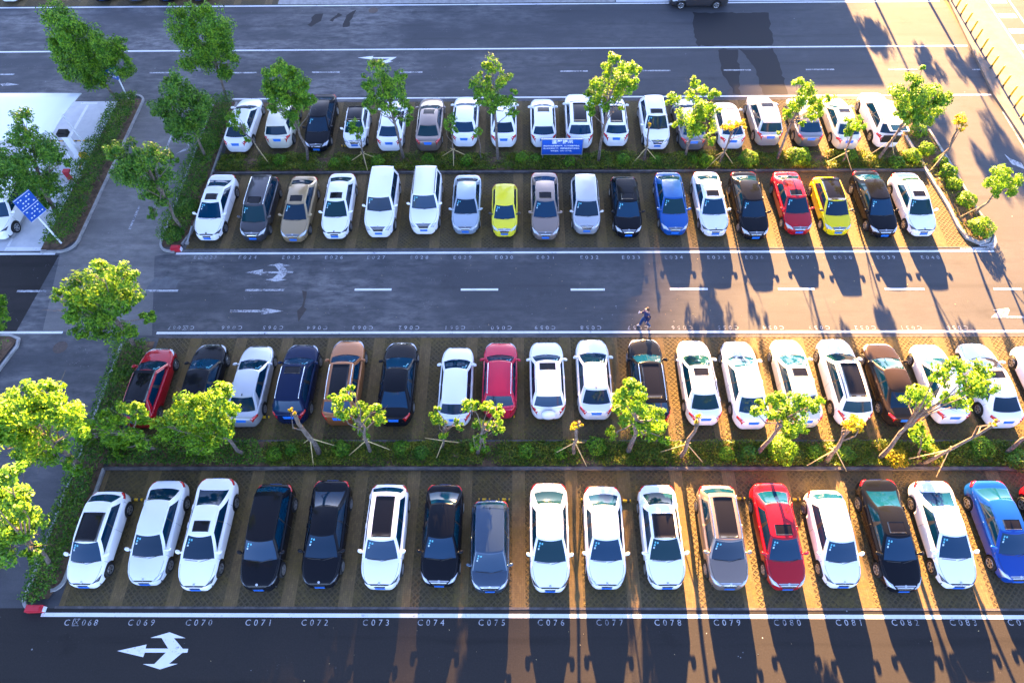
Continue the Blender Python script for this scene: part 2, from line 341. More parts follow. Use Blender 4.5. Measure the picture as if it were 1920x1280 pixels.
        for sx in (-1, 1):                  # shut lines of bonnet and doors
            cu = s.T['gh'][0]
            s.patch(mb, [(.05, sx * .30), (.05, sx * .31), (cu, sx * .335), (cu, sx * .325)], .0025, 8, 1, 1)
            for du in (cu + .045, (s.T['gh'][0] + s.T['gh'][3]) / 2 - .01, s.T['gh'][2] + .035):
                s.patch(mb, [(du, sx * .86), (du, sx * .40), (du + .0022, sx * .40), (du + .0022, sx * .86)], .0025, 1, 6, 1)
    def roofz(s, x, y):
        yc = (s.yf1 + s.yr1) / 2; hl = (s.yr1 - s.yf1) / 2 + .05; e = (y - yc) / hl
        return s.zr - .035 * e * e - (.03 if s.kind in ('sedan', 'coupe') and e > 0 else 0) * e * e + .05 * (1 - min(1, (x / s.wr) ** 2)) * max(0, 1 - e * e * .8)
    def ring(s, h):
        w = s.wb + (s.wr - s.wb) * h ** 1.25; hh = h ** .93
        yf = s.yf0 + (s.yf1 - s.yf0) * hh; yr = s.yr0 + (s.yr1 - s.yr0) * hh; bf = s.bf[0] + (s.bf[1] - s.bf[0]) * h; br = s.br[0] + (s.br[1] - s.br[0]) * h
        pts = []; kinds = []
        for k in range(9):
            t = -.90 + 1.8 * k / 8; pts.append((w * t, yf + bf * t * t)); kinds.append('F%d' % k if k < 8 else 'CA')
        ys0, ys1 = yf + bf + .16, yr - br - .16
        def cornerpts(x0, y0, x1, y1, cx, cy, n=3):
            return [((1 - t) ** 2 * x0 + 2 * t * (1 - t) * cx + t * t * x1, (1 - t) ** 2 * y0 + 2 * t * (1 - t) * cy + t * t * y1) for t in [k / n for k in range(1, n)]]
        for p in cornerpts(w * .90, yf + bf * .81, w, ys0, w * .985, yf + bf * 1.0): pts.append(p); kinds.append('CA')
        tb = [0, .08, .16, .24, .32, .40, .46, .495, .58, .66, .74, .82, .89, .95, 1.0]
        for k, t in enumerate(tb): pts.append((w * (1 + .012 * math.sin(math.pi * t)), ys0 + (ys1 - ys0) * t)); kinds.append('S%d' % k if k < 14 else 'CB')
        for p in cornerpts(w, ys1, w * .90, yr - br * .81, w * .985, yr - br): pts.append(p); kinds.append('CB')
        for k in range(9):
            t = .90 - 1.8 * k / 8; pts.append((w * t, yr - br * t * t)); kinds.append('B%d' % k if k < 8 else 'CC')
        for p in cornerpts(-w * .90, yr - br * .81, -w, ys1, -w * .985, yr - br): pts.append(p); kinds.append('CC')
        for k, t in enumerate(tb):
            t = 1 - t; pts.append((-w * (1 + .012 * math.sin(math.pi * t)), ys0 + (ys1 - ys0) * t)); kinds.append('T%d' % (13 - k) if k < 14 else 'CD')
        for p in cornerpts(-w, ys0, -w * .90, yf + bf * .81, -w * .985, yf + bf): pts.append(p); kinds.append('CD')
        out = []
        for x, y in pts:
            zb = s.top(min(1, max(0, y / s.L + .5))) - .012; out.append((x, y, zb * (1 - h) + s.roofz(x * s.wr / w, y) * h))
        return out, kinds
    def house(s):
        hs = [0, .05, .13, .26, .42, .58, .74, .87, .94, 1.0]; rings = []
        for h in hs: r, kinds = s.ring(h); rings.append(r)
        n = len(kinds); top = rings[-1]; yc = (s.yf1 + s.yr1) / 2
        for k in (.95, .82, .6, .35, .12):
            rings.append([(x * k, yc + (y - yc) * k, s.roofz(x * k, yc + (y - yc) * k)) for x, y, z in top])
        V = [p for r in rings for p in r]; groups = {'paint': [], 'front': [], 'rear': [], 's1': [], 's2': [], 't1': [], 't2': [], 'trim': []}
        for i in range(len(rings) - 1):
            for j in range(n):
                q = (i * n + j, i * n + (j + 1) % n, (i + 1) * n + (j + 1) % n, (i + 1) * n + j); k = kinds[j]; g = 'paint'
                if i < len(hs) - 1:
                    h0 = hs[i]
                    if k[0] == 'F' and h0 < .93: g = 'front'
                    elif k[0] == 'B' and .1 < h0 < .93 - .06: g = 'rear'
                    elif k[0] in 'ST' and .1 < h0 < .87:
                        t = int(k[1:]); g = {True: '1', False: '2'}[t < 6]; last = 12 if s.kind in ('sedan', 'coupe') else 13
                        g = 'trim' if t == 6 else ('paint' if t >= last else k[0].lower() + g)
                groups[g].append(q)
        groups['paint'].append(tuple((len(rings) - 1) * n + k for k in range(n)))
        return V, groups
    def glass_pt(s, h, t, rear=False):      # a point on the windscreen (t -1..1)
        r, k = s.ring(h); idx = [i for i, q in enumerate(k) if q[0] == ('B' if rear else 'F')]; x = (t + 1) / 2 * 7.98; i = idx[int(x)]; f_ = x - int(x)
        return Vector(r[i]).lerp(Vector(r[i + 1]), f_)
def submesh(name, V, faces, mats, smooth=True):
    used = {}; v = []; f = []
    for q in faces:
        for i in q:
            if i not in used: used[i] = len(v); v.append(V[i])
        f.append(tuple(used[i] for i in q))
    me = bpy.data.meshes.new(name); me.from_pydata([tuple(map(float, p)) for p in v], [], f)
    for m in mats: me.materials.append(m)
    me.polygons.foreach_set("use_smooth", [smooth] * len(f)); me.update(); return me
def mb_mesh(name, mb, mats, smooth=True):
    me = bpy.data.meshes.new(name); me.from_pydata([tuple(map(float, p)) for p in mb.v], [], mb.f)
    for m in mats: me.materials.append(m)
    me.polygons.foreach_set("material_index", mb.m); me.polygons.foreach_set("use_smooth", [smooth] * len(mb.f)); me.update(); return me
def wheel_meshes(R_):
    t = MB(); t.lathe([(-.10, R_ * .62), (-.105, R_ * .86), (-.085, R_ * .97), (0, R_), (.085, R_ * .97), (.105, R_ * .86), (.10, R_ * .62), (-.10, R_ * .62)], n=24)
    r = MB(); r.lathe([(.098, R_ * .66), (.102, R_ * .60), (.05, R_ * .57), (.03, R_ * .15), (.03, .001)], n=24, m=1)
    for k in range(5):
        a = 2 * math.pi * k / 5; ca, sa = math.cos(a), math.sin(a)
        for da in (-.13, .13):
            M = Matrix.Rotation(a + da, 4, 'X'); r.box((.085, R_ * .34, 0), (.03, R_ * .56, R_ * .10), M=M)
    r.lathe([(.105, .001), (.105, R_ * .13), (.06, R_ * .15)], n=12); r.lathe([(.104, R_ * .665), (.112, R_ * .63), (.104, R_ * .585), (.06, R_ * .58)], n=24)
    return mb_mesh("tyre", t, [M_TYRE]), mb_mesh("rim", r, [M_RIM, M_TRIM], False)
KITS = {}
def kit(kind):                              # all meshes of one car kind, made once
    if kind in KITS: return KITS[kind]
    s = Shell(kind); K = {'s': s}; b = MB(); s.body(b); K['body'] = mb_mesh("body", b, [MATS['paint_white'], M_TRIM])
    V, g = s.house(); K['cabin'] = submesh("cabin", V, g['paint'] + g['trim'], [MATS['paint_white'], M_TRIM]); K['cabin'].polygons.foreach_set("material_index", [0] * len(g['paint']) + [1] * len(g['trim']))
    for k in ('front', 'rear', 's1', 's2', 't1', 't2'): K[k] = submesh({'front': "windscreen", 'rear': "rear_window"}.get(k, "side_window"), V, g[k], [M_GLASS])
    tall = kind in ('suv', 'boxy', 'mpv')
    for sx, n in ((-1, 'l'), (1, 'r')):
        h = MB(); s.patch(h, [(.012, sx * .24), (.045, sx * .62), (.125, sx * .53), (.050, sx * .26)] if kind != 'boxy' else [(.008, sx * .27), (.02, sx * .58), (.075, sx * .52), (.04, sx * .27)], .010, 5, 5); K['head' + n] = mb_mesh("headlight", h, [M_LAMP])
        h = MB(); s.patch(h, [(.020, sx * .25), (.055, sx * .58), (.120, sx * .52), (.044, sx * .29)], .010, 5, 5); K['slim' + n] = mb_mesh("headlight", h, [M_LAMPD])
        tl = MB()
        if tall or kind in ('hatch', 'mini'): s.patch(tl, [(.905, sx * .38), (.905, sx * .58), (.996, sx * .58), (.986, sx * .28)], .012, 5, 4)
        else: s.patch(tl, [(.915, sx * .44), (.925, sx * .60), (.995, sx * .54), (.985, sx * .24)], .012, 5, 4)
        K['tail' + n] = mb_mesh("tail_light", tl, [M_TAIL])
        mr = MB(); yb = s.yf0 + .42; zb = s.top(yb / s.L + .5) + .10
        prof = [(0, .02), (.03, .085), (.09, .10), (.17, .095), (.215, .06), (.225, .005)]; v = []; nn = 10
        for ox, rr in prof:
            for k in range(nn):
                t_ = 2 * math.pi * k / nn; v.append((sx * (s.hw * .93 + ox), yb + rr * .85 * math.cos(t_) + ox * .25, zb + rr * .72 * math.sin(t_)))
        f = [(i * nn + k, i * nn + (k + 1) % nn, (i + 1) * nn + (k + 1) % nn, (i + 1) * nn + k) for i in range(len(prof) - 1) for k in range(nn)]
        mr.add(v, f); mr.box((sx * (s.hw * .90), yb + .01, zb - .05), (.16, .07, .05)); K['mirror' + n] = mb_mesh("side_mirror", mr, [MATS['paint_white']])
        for i, du in enumerate(((s.T['gh'][0] + s.T['gh'][3]) / 2 - .05, s.T['gh'][2] - .01)):
            hd = MB(); s.patch(hd, [(du, sx * .475), (du, sx * .445), (du + .045, sx * .445), (du + .045, sx * .475)], .03, 3, 2); K['handle%s%d' % (n, i)] = mb_mesh("door_handle", hd, [MATS['paint_white']])
        rl = MB(); y0, y1 = s.yf1 + .10, s.yr1 - .05; xr = sx * (s.wr - .035)
        rl.tube([(xr, y0, s.roofz(xr, y0)), (xr, y0 + .12, s.roofz(xr, y0) + .05), (xr, (y0 + y1) / 2, s.roofz(xr, (y0 + y1) / 2) + .055), (xr, y1 - .12, s.roofz(xr, y1) + .05), (xr, y1, s.roofz(xr, y1))], .022, 6); K['rail' + n] = mb_mesh("roof_rail", rl, [M_CHROME])
    gr = MB(); s.patch(gr, [(.004, -.17), (.004, .17), (.036, .22), (.036, -.22)], .008, 4, 6, 0); s.patch(gr, [(.033, -.22), (.033, .22), (.039, .225), (.039, -.225)], .014, 1, 8, 1)
    for k in range(3):
        u = .010 + k * .008; s.patch(gr, [(u, -.175 - k * .012), (u, .175 + k * .012), (u + .002, .176 + k * .012), (u + .002, -.176 - k * .012)], .013, 1, 6, 1)
    gs = MB(); s.patch(gs, [(.014, -.21), (.014, .21), (.026, .25), (.026, -.25)], .008, 2, 8, 0); s.patch(gs, [(.0025, -.15), (.0025, .15), (.008, .16), (.008, -.16)], .008, 2, 6, 0); K['grilleslim'] = mb_mesh("grille", gs, [M_TRIM], False)
    em = s.S(.030, 0) + s.N(.030, 0) * .02
    K['grille'] = mb_mesh("grille", gr, [M_TRIM, M_CHROME], False)
    e = MB(); e.lathe([(-.02, .055), (.012, .055), (.015, .001)], axis='z', n=14)
    nz = Vector(s.N(.034, 0)); MM = Matrix.Translation(Vector(s.S(.034, 0) + s.N(.034, 0) * .012)) @ Vector((0, 0, 1)).rotation_difference(nz).to_matrix().to_4x4(); e.v = [tuple(MM @ Vector(p)) for p in e.v]; K['emblem'] = mb_mesh("emblem", e, [M_CHROME], False)
    pf = MB(); pf.box((0, -s.L / 2 - .012, s.top(0) + .0), (.44, .03, .14)); K['platef'] = mb_mesh("licence_plate", pf, [M_PLATE], False)
    pr = MB(); s.patch(pr, [(.9875, -.135), (.9875, .135), (.9965, .135), (.9965, -.135)], .012, 1, 2); K['plater'] = mb_mesh("licence_plate", pr, [M_PLATE], False)
    def roofpanel(x, y0, y1, dz=.006):
        v = []; f = []; nx, ny = 8, 8
        for o in (dz, -.03):
            for i in range(nx + 1):
                for j in range(ny + 1):
                    X = -x + 2 * x * i / nx; Y = y0 + (y1 - y0) * j / ny; v.append((X, Y, s.roofz(X, Y) + o))
        I = lambda i, j: i * (ny + 1) + j; n = (nx + 1) * (ny + 1)
        f = [(I(i, j), I(i + 1, j), I(i + 1, j + 1), I(i, j + 1)) for i in range(nx) for j in range(ny)]
        ed = [I(i, 0) for i in range(nx)] + [I(nx, j) for j in range(ny)] + [I(i, ny) for i in range(nx, 0, -1)] + [I(0, j) for j in range(ny, 0, -1)]
        f += [(ed[k], ed[(k + 1) % len(ed)], ed[(k + 1) % len(ed)] + n, ed[k] + n) for k in range(len(ed))]
        m = MB(); m.add(v, f); return m
    lr = s.yr1 - s.yf1
    K['sun'] = mb_mesh("sunroof", roofpanel(s.wr * .66, s.yf1 + .16, s.yf1 + .16 + min(.46, lr * .4)), [M_ROOFGLASS])
    K['pano'] = mb_mesh("panoramic_roof", roofpanel(s.wr * .70, s.yf1 + .14, s.yr1 - .12), [M_ROOFGLASS])
    K['joined'] = mb_mesh("panoramic_roof", roofpanel(s.wr * .86, s.yf1 + .03, s.yf1 + lr * .72), [M_ROOFGLASS])
    K['blackroof'] = mb_mesh("roof_panel", roofpanel(s.wr * .94, s.yf1 + .02, s.yr1 - .02), [M_ROOFGLASS])
    an = MB(); ya = s.yr1 - .12; an.add([(-.02, ya - .08, s.roofz(0, ya) - .01), (.02, ya - .08, s.roofz(0, ya) - .01), (.025, ya + .06, s.roofz(0, ya) - .01), (-.025, ya + .06, s.roofz(0, ya) - .01), (0, ya + .05, s.roofz(0, ya) + .08)], [(0, 1, 4), (1, 2, 4), (2, 3, 4), (3, 0, 4)]); K['antenna'] = mb_mesh("antenna", an, [M_TRIM], False)
    wp = MB()
    for t0, t1 in ((-.85, -.02), (-.05, .80)):
        a, b = s.glass_pt(.04, t0), s.glass_pt(.09, t1); up = Vector((0, -.012, .014)); wp.tube([a + up, (a + b) / 2 + up * 1.6, b + up], .011, 5)
    K['wiper'] = mb_mesh("wiper", wp, [M_TRIM], False)
    st = MB()
    for i, (h, t) in enumerate(((.80, -.78), (.68, -.80), (.80, -.60), (.56, -.82))):
        c = s.glass_pt(h, t); d = (s.glass_pt(h + .05, t) - s.glass_pt(h - .05, t)).normalized(); r_ = Vector((1, 0, 0)); nn_ = r_.cross(d).normalized(); nn_ = nn_ if nn_.z > 0 else -nn_
        v = [c + r_ * x * .036 + d * y * .04 + nn_ * z for z in (.004, -.004) for x, y in ((-1, -1), (1, -1), (1, 1), (-1, 1))]; st.add(v, [(0, 1, 2, 3), (7, 6, 5, 4), (0, 4, 5, 1), (1, 5, 6, 2), (2, 6, 7, 3), (3, 7, 4, 0)], 1 if i == 3 else 0)
    K['sticker'] = mb_mesh("sticker", st, [M_STICK, M_STICKW], False)
    sp = MB(); sp.lathe([(0, .30), (.03, .36), (.12, .38), (.22, .36), (.25, .26), (.26, .001)], n=24); MM = Matrix.Translation((0, s.L / 2 - .02, .90)) @ Matrix.Rotation(R(90), 4, 'Z'); sp.v = [tuple(MM @ Vector(p)) for p in sp.v]; K['spare'] = mb_mesh("spare_wheel_cover", sp, [MATS['paint_white']])
    if tall or kind in ('hatch', 'mini'):
        so = MB(); v = []
        for dy, dz, w_ in ((-.10, .012, 1.0), (.10, -.02, .96), (.10, -.05, .96), (-.06, -.04, 1.0)):
            for k in range(9):
                x = (-1 + k / 4) * s.wr * w_; v.append((x, s.yr1 + dy - .04 * (x / s.wr) ** 2, s.roofz(x, s.yr1 - .1) + dz))
        f = [(i * 9 + k, i * 9 + k + 1, ((i + 1) % 4) * 9 + k + 1, ((i + 1) % 4) * 9 + k) for i in range(4) for k in range(8)] + [(0, 9, 18, 27), (35, 26, 17, 8)]
        so.add(v, f); K['spoiler'] = mb_mesh("spoiler", so, [MATS['paint_white']], False)
    K['tyre'], K['rim'] = wheel_meshes(s.R)
    KITS[kind] = K; return K
def part(name, me, parent, pm=None):
    o = bpy.data.objects.new(name, me); link(o, parent)
    if pm: o.material_slots[0].link = 'OBJECT'; o.material_slots[0].material = pm
    return o
def car(name, cat, kind, color, face, x, ynear, yfar, opts, label, group, rz=None):
    K = kit(kind); s = K['s']; pm = PAINT[color]; sy = 1.0
    if yfar is not None: sy = min(1.09, max(.90, (yfar - ynear) / s.L))
    L = s.L * sy
    root = empty(name, (x, ynear + L / 2, .008), (0 if face == 'F' else math.pi) + (rz or 0)); root.scale = (1, sy, 1)
    tag(root, label, cat, group)
    part("body", K['body'], root, pm); o = part("cabin", K['cabin'], root, pm)
    if 'blackroof' in opts or 'blackcabin' in opts: part("roof_panel", K['blackroof'], root)
    gm = (M_GLASS, M_GLASS2, M_GLASS2, M_GLASS3)[sum(map(ord, label)) % 4]
    part("windscreen", K['front'], root, gm); part("rear_window", K['rear'], root, gm)
    for k in ('s1', 's2', 't1', 't2'): part("side_window", K[k], root)
    hd = 'slim' if 'slim' in opts else 'head'
    for n in 'lr':
        part("headlight", K[hd + n], root); part("tail_light", K['tail' + n], root); part("side_mirror", K['mirror' + n], root, pm if 'bm' not in opts else M_TRIM)
        for i in (0, 1): part("door_handle", K['handle%s%d' % (n, i)], root, pm)
        if 'rails' in opts: part("roof_rail", K['rail' + n], root, M_TRIM if 'darkrails' in opts else None)
    g = part("grille", K['grilleslim' if 'slim' in opts or 'plain' in opts else 'grille'], root); part("emblem", K['emblem'], g)
    part("licence_plate", K['platef'], root); part("licence_plate", K['plater'], root); part("wiper", K['wiper'], root)
    if 'nostick' not in opts: part("sticker", K['sticker'], root)
    for k, nm in (('sun', "sunroof"), ('pano', "panoramic_roof"), ('joined', "panoramic_roof"), ('antenna', "antenna"), ('spare', "spare_wheel_cover")):
        if k in opts: part(nm, K[k], root, pm if k == 'spare' else None)
    if 'spoiler' in K and ('nospoil' not in opts): part("spoiler", K['spoiler'], root, pm if 'blackroof' not in opts else M_ROOFGLASS)
    for ax in s.ax:
        for sx in (-1, 1):
            w = bpy.data.objects.new("wheel", None); w.location = (sx * (s.hw - .125), ax, s.R); w.rotation_euler = (0, 0, 0 if sx > 0 else math.pi); w.scale = (1, 1 / sy, 1); w.empty_display_size = .2
            link(w, root); part("tyre", K['tyre'], w); part("rim", K['rim'], w)
    return root

# ------------------------------------------------------------ ground, roads, markings
def sheet(name, poly, z, m, kind='structure', parent=None, th=None):
    if th: b = MB(); b.prism(poly, z - th, z); o = b.build(name, m, parent)
    else: o = mesh_obj(name, [(x, y, z) for x, y in poly], [tuple(range(len(poly)))], m, parent)
    if kind and not parent: o["kind"] = kind
    return o
def rect(x0, x1, y0, y1): return [(x0, y0), (x1, y0), (x1, y1), (x0, y1)]
sheet('ground', rect(-500, 500, -150, 700), -.012, M_SCRUB)
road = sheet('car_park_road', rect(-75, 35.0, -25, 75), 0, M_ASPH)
sheet('side_lane', [P(80, 620), P(285, 629), P(290, 480), (-20.3, 25.9), (-22.2, 26.5), (-22.2, 40.0), (-27.4, 40.0), (-27.4, 26.0), P(113, 476)], .004, M_ASPH_SIDE)
sheet('new_asphalt_patch', [P(-300, 478), P(111, 478), P(30, 622), P(-300, 622)], .0045, M_ASPH_NEW_DIM)
sheet('near_road', rect(-75, 40, -25, 5.22), .004, M_ASPH_NEW_DIM)  # darkened asphalt tone imitates the weaker haze over the near lane
ZM = .008
def lane_line(poly, m=M_LINE, name='lane_line'): return sheet(name, poly, ZM, m, None, road)
def hline(x0, x1, y, w=.15, m=M_LINE): lane_line(rect(x0, x1, y - w / 2, y + w / 2), m)
hline(-21.4, 48 - 13.5, 4.95, .17); hline(-20.6, 34, 19.9, .15); hline(-21.1, 28.9, 25.70, .15); hline(-21.0, 34.3, 40.28, .14)
hline(-60, 34.7, 46.1, .16); hline(-60, 34.6, 52.1, .15); hline(-60, -28.6, 25.72, .16); hline(-60, -26.0, 19.95, .15)
for x0, x1, y in ((32, 87, 546), (272, 334, 545), (460, 533, 544), (665, 734, 543), (864, 934, 543), (1070, 1134, 543), (1256, 1327, 542), (1459, 1527, 542), (1659, 1733, 542), (1863, 1915, 542),
                  (0, 27, 140), (160, 176, 139), (280, 330, 137), (432, 482, 137), (585, 637, 136), (750, 792, 136), (1050, 1102, 134), (1205, 1257, 133), (1357, 1408, 132), (1511, 1564, 131), (1666, 1720, 131), (1823, 1843, 131)):
    a, b = P(x0, y), P(x1, y); lane_line(rect(a[0], b[0], a[1] - .075, a[1] + .075), M_WORN if y < 142 or x1 < 540 else M_LINE, 'lane_dash')
for a, b in (((262, 386), (241, 430)), ((321, 253), (309, 281)), ((117, 714), (106, 738))):
    (xa, ya), (xb, yb) = P(*a), P(*b); lane_line(rect(min(xa, xb) - .0, min(xa, xb) + .15, min(ya, yb), max(ya, yb)), M_WORN, 'lane_dash')
def pxpoly(pts): return [P(*p) for p in pts]
q5 = lambda L: [(x / 4, 960 + y / 4) for x, y in L]
for pts, m in ((q5([(880, 1038), (1100, 990), (1092, 1020), (1262, 1020), (1212, 940), (1128, 940), (1272, 898), (1392, 942), (1305, 942), (1372, 1022), (1412, 1022), (1406, 1050), (1368, 1052), (1268, 1134), (1334, 1134), (1200, 1176), (1072, 1136), (1158, 1136), (1244, 1050), (1086, 1050), (1074, 1084)]), M_LINE),
    ([(460, 511), (494, 504.5), (492.5, 509), (524, 509), (516, 498.5), (501, 498), (523.5, 493.5), (545, 498), (531, 499), (540.5, 508.5), (550.5, 508.5), (549, 512), (540, 512), (528, 523.5), (538, 524), (516.5, 528), (495, 524), (511, 522.5), (521.5, 512.5), (492.5, 512.5), (491, 516)], M_WORN),
    ([(432, 581), (491.5, 581), (493, 577.5), (532, 583), (489.5, 590), (490.5, 585.5), (431, 585.5)], M_WORN),
    ([(671, 108.7), (700, 105.5), (699, 108), (744, 107.5), (730, 115.5), (737, 116), (722, 119), (705, 116.5), (716, 115.5), (731, 110.5), (699, 110), (697, 112)], M_LINE),
    ([(1860, 592.5), (1872, 583), (1862, 581), (1890, 576.5), (1893, 581), (1889, 592.5), (1922, 592.5), (1922, 596), (1858, 596)], M_WORN),
    ([(1883, 289), (1893, 297), (1915, 306), (1922, 318), (1905, 311), (1897, 308)], M_WORN),
    ([(0, 158), (15, 156), (36, 159), (5, 162)], M_WORN), ([(330, 289), (349, 277), (354, 262), (355, 274), (351, 282), (334, 287)], M_WORN)):
    lane_line(pxpoly(pts), m, 'arrow_marking')
fc = bpy.data.curves.new('t', 'FONT'); fc.align_x = 'CENTER'; fc.align_y = 'CENTER'; fob = bpy.data.objects.new('t', fc); col.objects.link(fob)
def text_mesh(body, size, spacing=1.0, name='text', width=1.0, lines=1.0):
    fc.body = body; fc.size = size; fc.space_character = spacing; fc.space_line = lines; fc.resolution_u = 3
    dg = bpy.context.evaluated_depsgraph_get(); dg.update(); me = bpy.data.meshes.new_from_object(fob.evaluated_get(dg)); me.name = name; me.materials.clear(); return me
def stall_number(body, px, py, flip=False):
    x, y = P(px, py); me = text_mesh(body, .36, 1.75 if len(body) == 4 else 1.5, 'stall_number'); me.materials.append(M_TXT)
    o = bpy.data.objects.new('stall_number', me); o.location = (x, y, ZM); o.rotation_euler = (0, 0, math.pi if flip else 0); link(o, road)
CN = [152, 265, 373, 485, 590, 705, 808, 922, 1033, 1143, 1252, 1363, 1476, 1592, 1697, 1806, 1915]
for i, x in enumerate(CN): stall_number('C%03d' % (68 + i) if i else 'C区068', x, 1167)
for i, x in enumerate([385, 464, 546, 626, 705, 786, 867, 945, 1023, 1105, 1183, 1263, 1343, 1414, 1500, 1580, 1661, 1744]): stall_number('E%03d' % (23 + i) if i else 'E区023', x, 483 - .003 * i)
for i, x in enumerate([340, 435, 512, 595, 680, 767, 853, 940, 1022, 1108, 1196, 1279, 1365, 1450, 1536, 1622, 1708, 1795]): stall_number('C%03d' % (67 - i) if i else 'C区067', x, 614, True)

for nm, x0, x1, y0, y1 in (('c', -20.75, 40, 5.30, 11.70), ('d', -20.35, 40, 13.34, 19.56), ('e', -20.6, 28.2, 26.06, 32.48), ('b', -20.2, 28.0, 34.05, 39.86)):
    sheet('bay_paving', rect(x0, x1, y0, y1), .008, M_BAYS)
for x0, x1, y in ((-20.9, 40, 5.26), (-20.4, 40, 19.60), (-20.7, 28.6, 26.02), (-20.2, 28.2, 39.90)):
    sheet('edging_strip', rect(x0, x1, y - .05, y + .05), .014, M_KERB_DARK, th=.03)
def kerb(poly_in, w=.14, h=.12, m=M_KERB, z=0, name='kerb'):       # a kerb run of width w along a polyline
    p = [Vector((x, y, 0)) for x, y in poly_in]; n = len(p); L_ = []; R_ = []
    for i in range(n):
        a = (p[i] - p[i - 1]).normalized() if i else None; b = (p[i + 1] - p[i]).normalized() if i < n - 1 else None
        d = (a + b).normalized() if a and b else (a or b); k = 1 / max(.5, d.dot(b or a)); nrm = Vector((-d.y, d.x, 0)) * (w / 2 * k); L_.append(p[i] + nrm); R_.append(p[i] - nrm)
    v = []
    for i in range(n): v += [(R_[i].x, R_[i].y, z - .05), (L_[i].x, L_[i].y, z - .05), (L_[i].x, L_[i].y, z + h), (R_[i].x, R_[i].y, z + h)]
    f = [(i * 4 + k, i * 4 + (k + 1) % 4, (i + 1) * 4 + (k + 1) % 4, (i + 1) * 4 + k) for i in range(n - 1) for k in range(4)] + [(0, 3, 2, 1), tuple((n - 1) * 4 + k for k in range(4))]
    o = mesh_obj(name, v, f, m); o["kind"] = 'structure'; return o
def arc(cx, cy, r, a0, a1, n=8): return [(cx + r * math.cos(R(a0 + (a1 - a0) * i / n)), cy + r * math.sin(R(a0 + (a1 - a0) * i / n))) for i in range(n + 1)]
kerb([(-20.8, 11.79), (40, 11.79)], .16, .14, M_KERB_DARK); kerb([(-13.5, 13.29), (40, 13.29)], .08, .07, M_KERB_DARK)
kerb([(-20.5, 32.58), (27.1, 32.58)], .16, .13, M_KERB_DARK)
sheet('planting_bed', rect(-20.7, 40, 11.86, 13.25), .05, M_SOIL); sheet('planting_bed', rect(-20.4, 27.0, 32.66, 34.0), .05, M_SOIL)
# left islands
kerb([(-20.85, 11.8), (-20.85, 6.6)] + arc(-21.4, 6.5, .55, 0, -80, 6)); kerb([(-22.3, 19.1)] + [(-22.35, 6.2)] + arc(-21.8, 5.75, .6, 190, 255, 5) + [(-21.4, 5.1)])
sheet('planting_bed', [(-22.28, 5.6), (-21.3, 5.6), (-20.92, 6.5), (-20.92, 11.86), (-20.75, 13.3), (-20.5, 19.3), (-22.2, 19.3)], .06, M_SOIL)
kerb([(-22.2, 40.0), (-22.25, 26.9)] + arc(-21.5, 26.6, .75, 180, 250, 5) + [(-21.2, 25.8)]); kerb([(-20.55, 39.8), (-20.55, 27.5), (-20.9, 26.4)], .12)
sheet('planting_bed', [(-22.18, 26.2), (-21.0, 26.2), (-20.62, 27.5), (-20.62, 39.9), (-22.15, 39.9)], .06, M_SOIL)
kerb(arc(-28.2, 40.0, .7, 100, 0, 6) + [(-27.5, 26.9)] + arc(-28.4, 26.75, .9, 0, -85, 6) + [(-29.5, 25.85)])
sheet('planting_bed', [(-29.6, 26.0), (-28.3, 26.0), (-27.58, 26.9), (-27.58, 40.2), (-28.6, 40.5), (-29.3, 40.2)], .06, M_SOIL)
kerb([(-29.2, 15), (-28.2, 19.0)] + [(-28.3, 19.5), (-28.9, 19.75), (-40, 19.75)]); sheet('planting_bed', [(-40, 8), (-31.5, 8), (-28.35, 19.4), (-28.9, 19.65), (-40, 19.65)], .06, M_SOIL)
# right island
kin = [P(1697, 257), P(1735, 320), P(1775, 385), P(1795, 425)] + [P(1812, 447), P(1835, 457), P(1852, 452)]
kout = [P(1740, 245), P(1790, 325), P(1830, 395), P(1857, 430), P(1852, 452)]
kerb(kin, .2, .15); kerb(kout, .16, .14); sheet('planting_bed', kin[:-1] + kout[::-1], .07, M_SOIL)
lane_line([P(1858, 455), P(1866, 440), P(1870, 455), P(1860, 470), P(1800, 469), P(1800, 465)], M_WORN, 'lane_line')
# right pavement and the street beyond
px_edge = [(35.6, 75), (35.45, 52), (34.55, 40.2), (34.75, 35.6), (34.9, 20)]
kerb(px_edge, .36, .15, M_PAVE); sheet('pavement', [(35.7, 75), (35.55, 52), (34.65, 40.2), (34.85, 35.6), (35.0, 20), (38.2, 20), (38.2, 75)], .13, M_PAVE)
kerb([(38.3, 75), (38.3, 20)], .18, .13, M_KERB); street = sheet('street', rect(38.4, 120, 5, 75), .004, M_ASPH)
sheet('lane_line', rect(40.2, 40.35, 20, 75), .010, M_LINE, None, street)
for k in range(14): sheet('crossing_bar', rect(38.65, 40.0, 37.4 + k * 2.05, 38.0 + k * 2.05), .010, M_LINE, None, street)
lane_line(rect(34.35, 34.5, 34, 38.4), M_WORN)
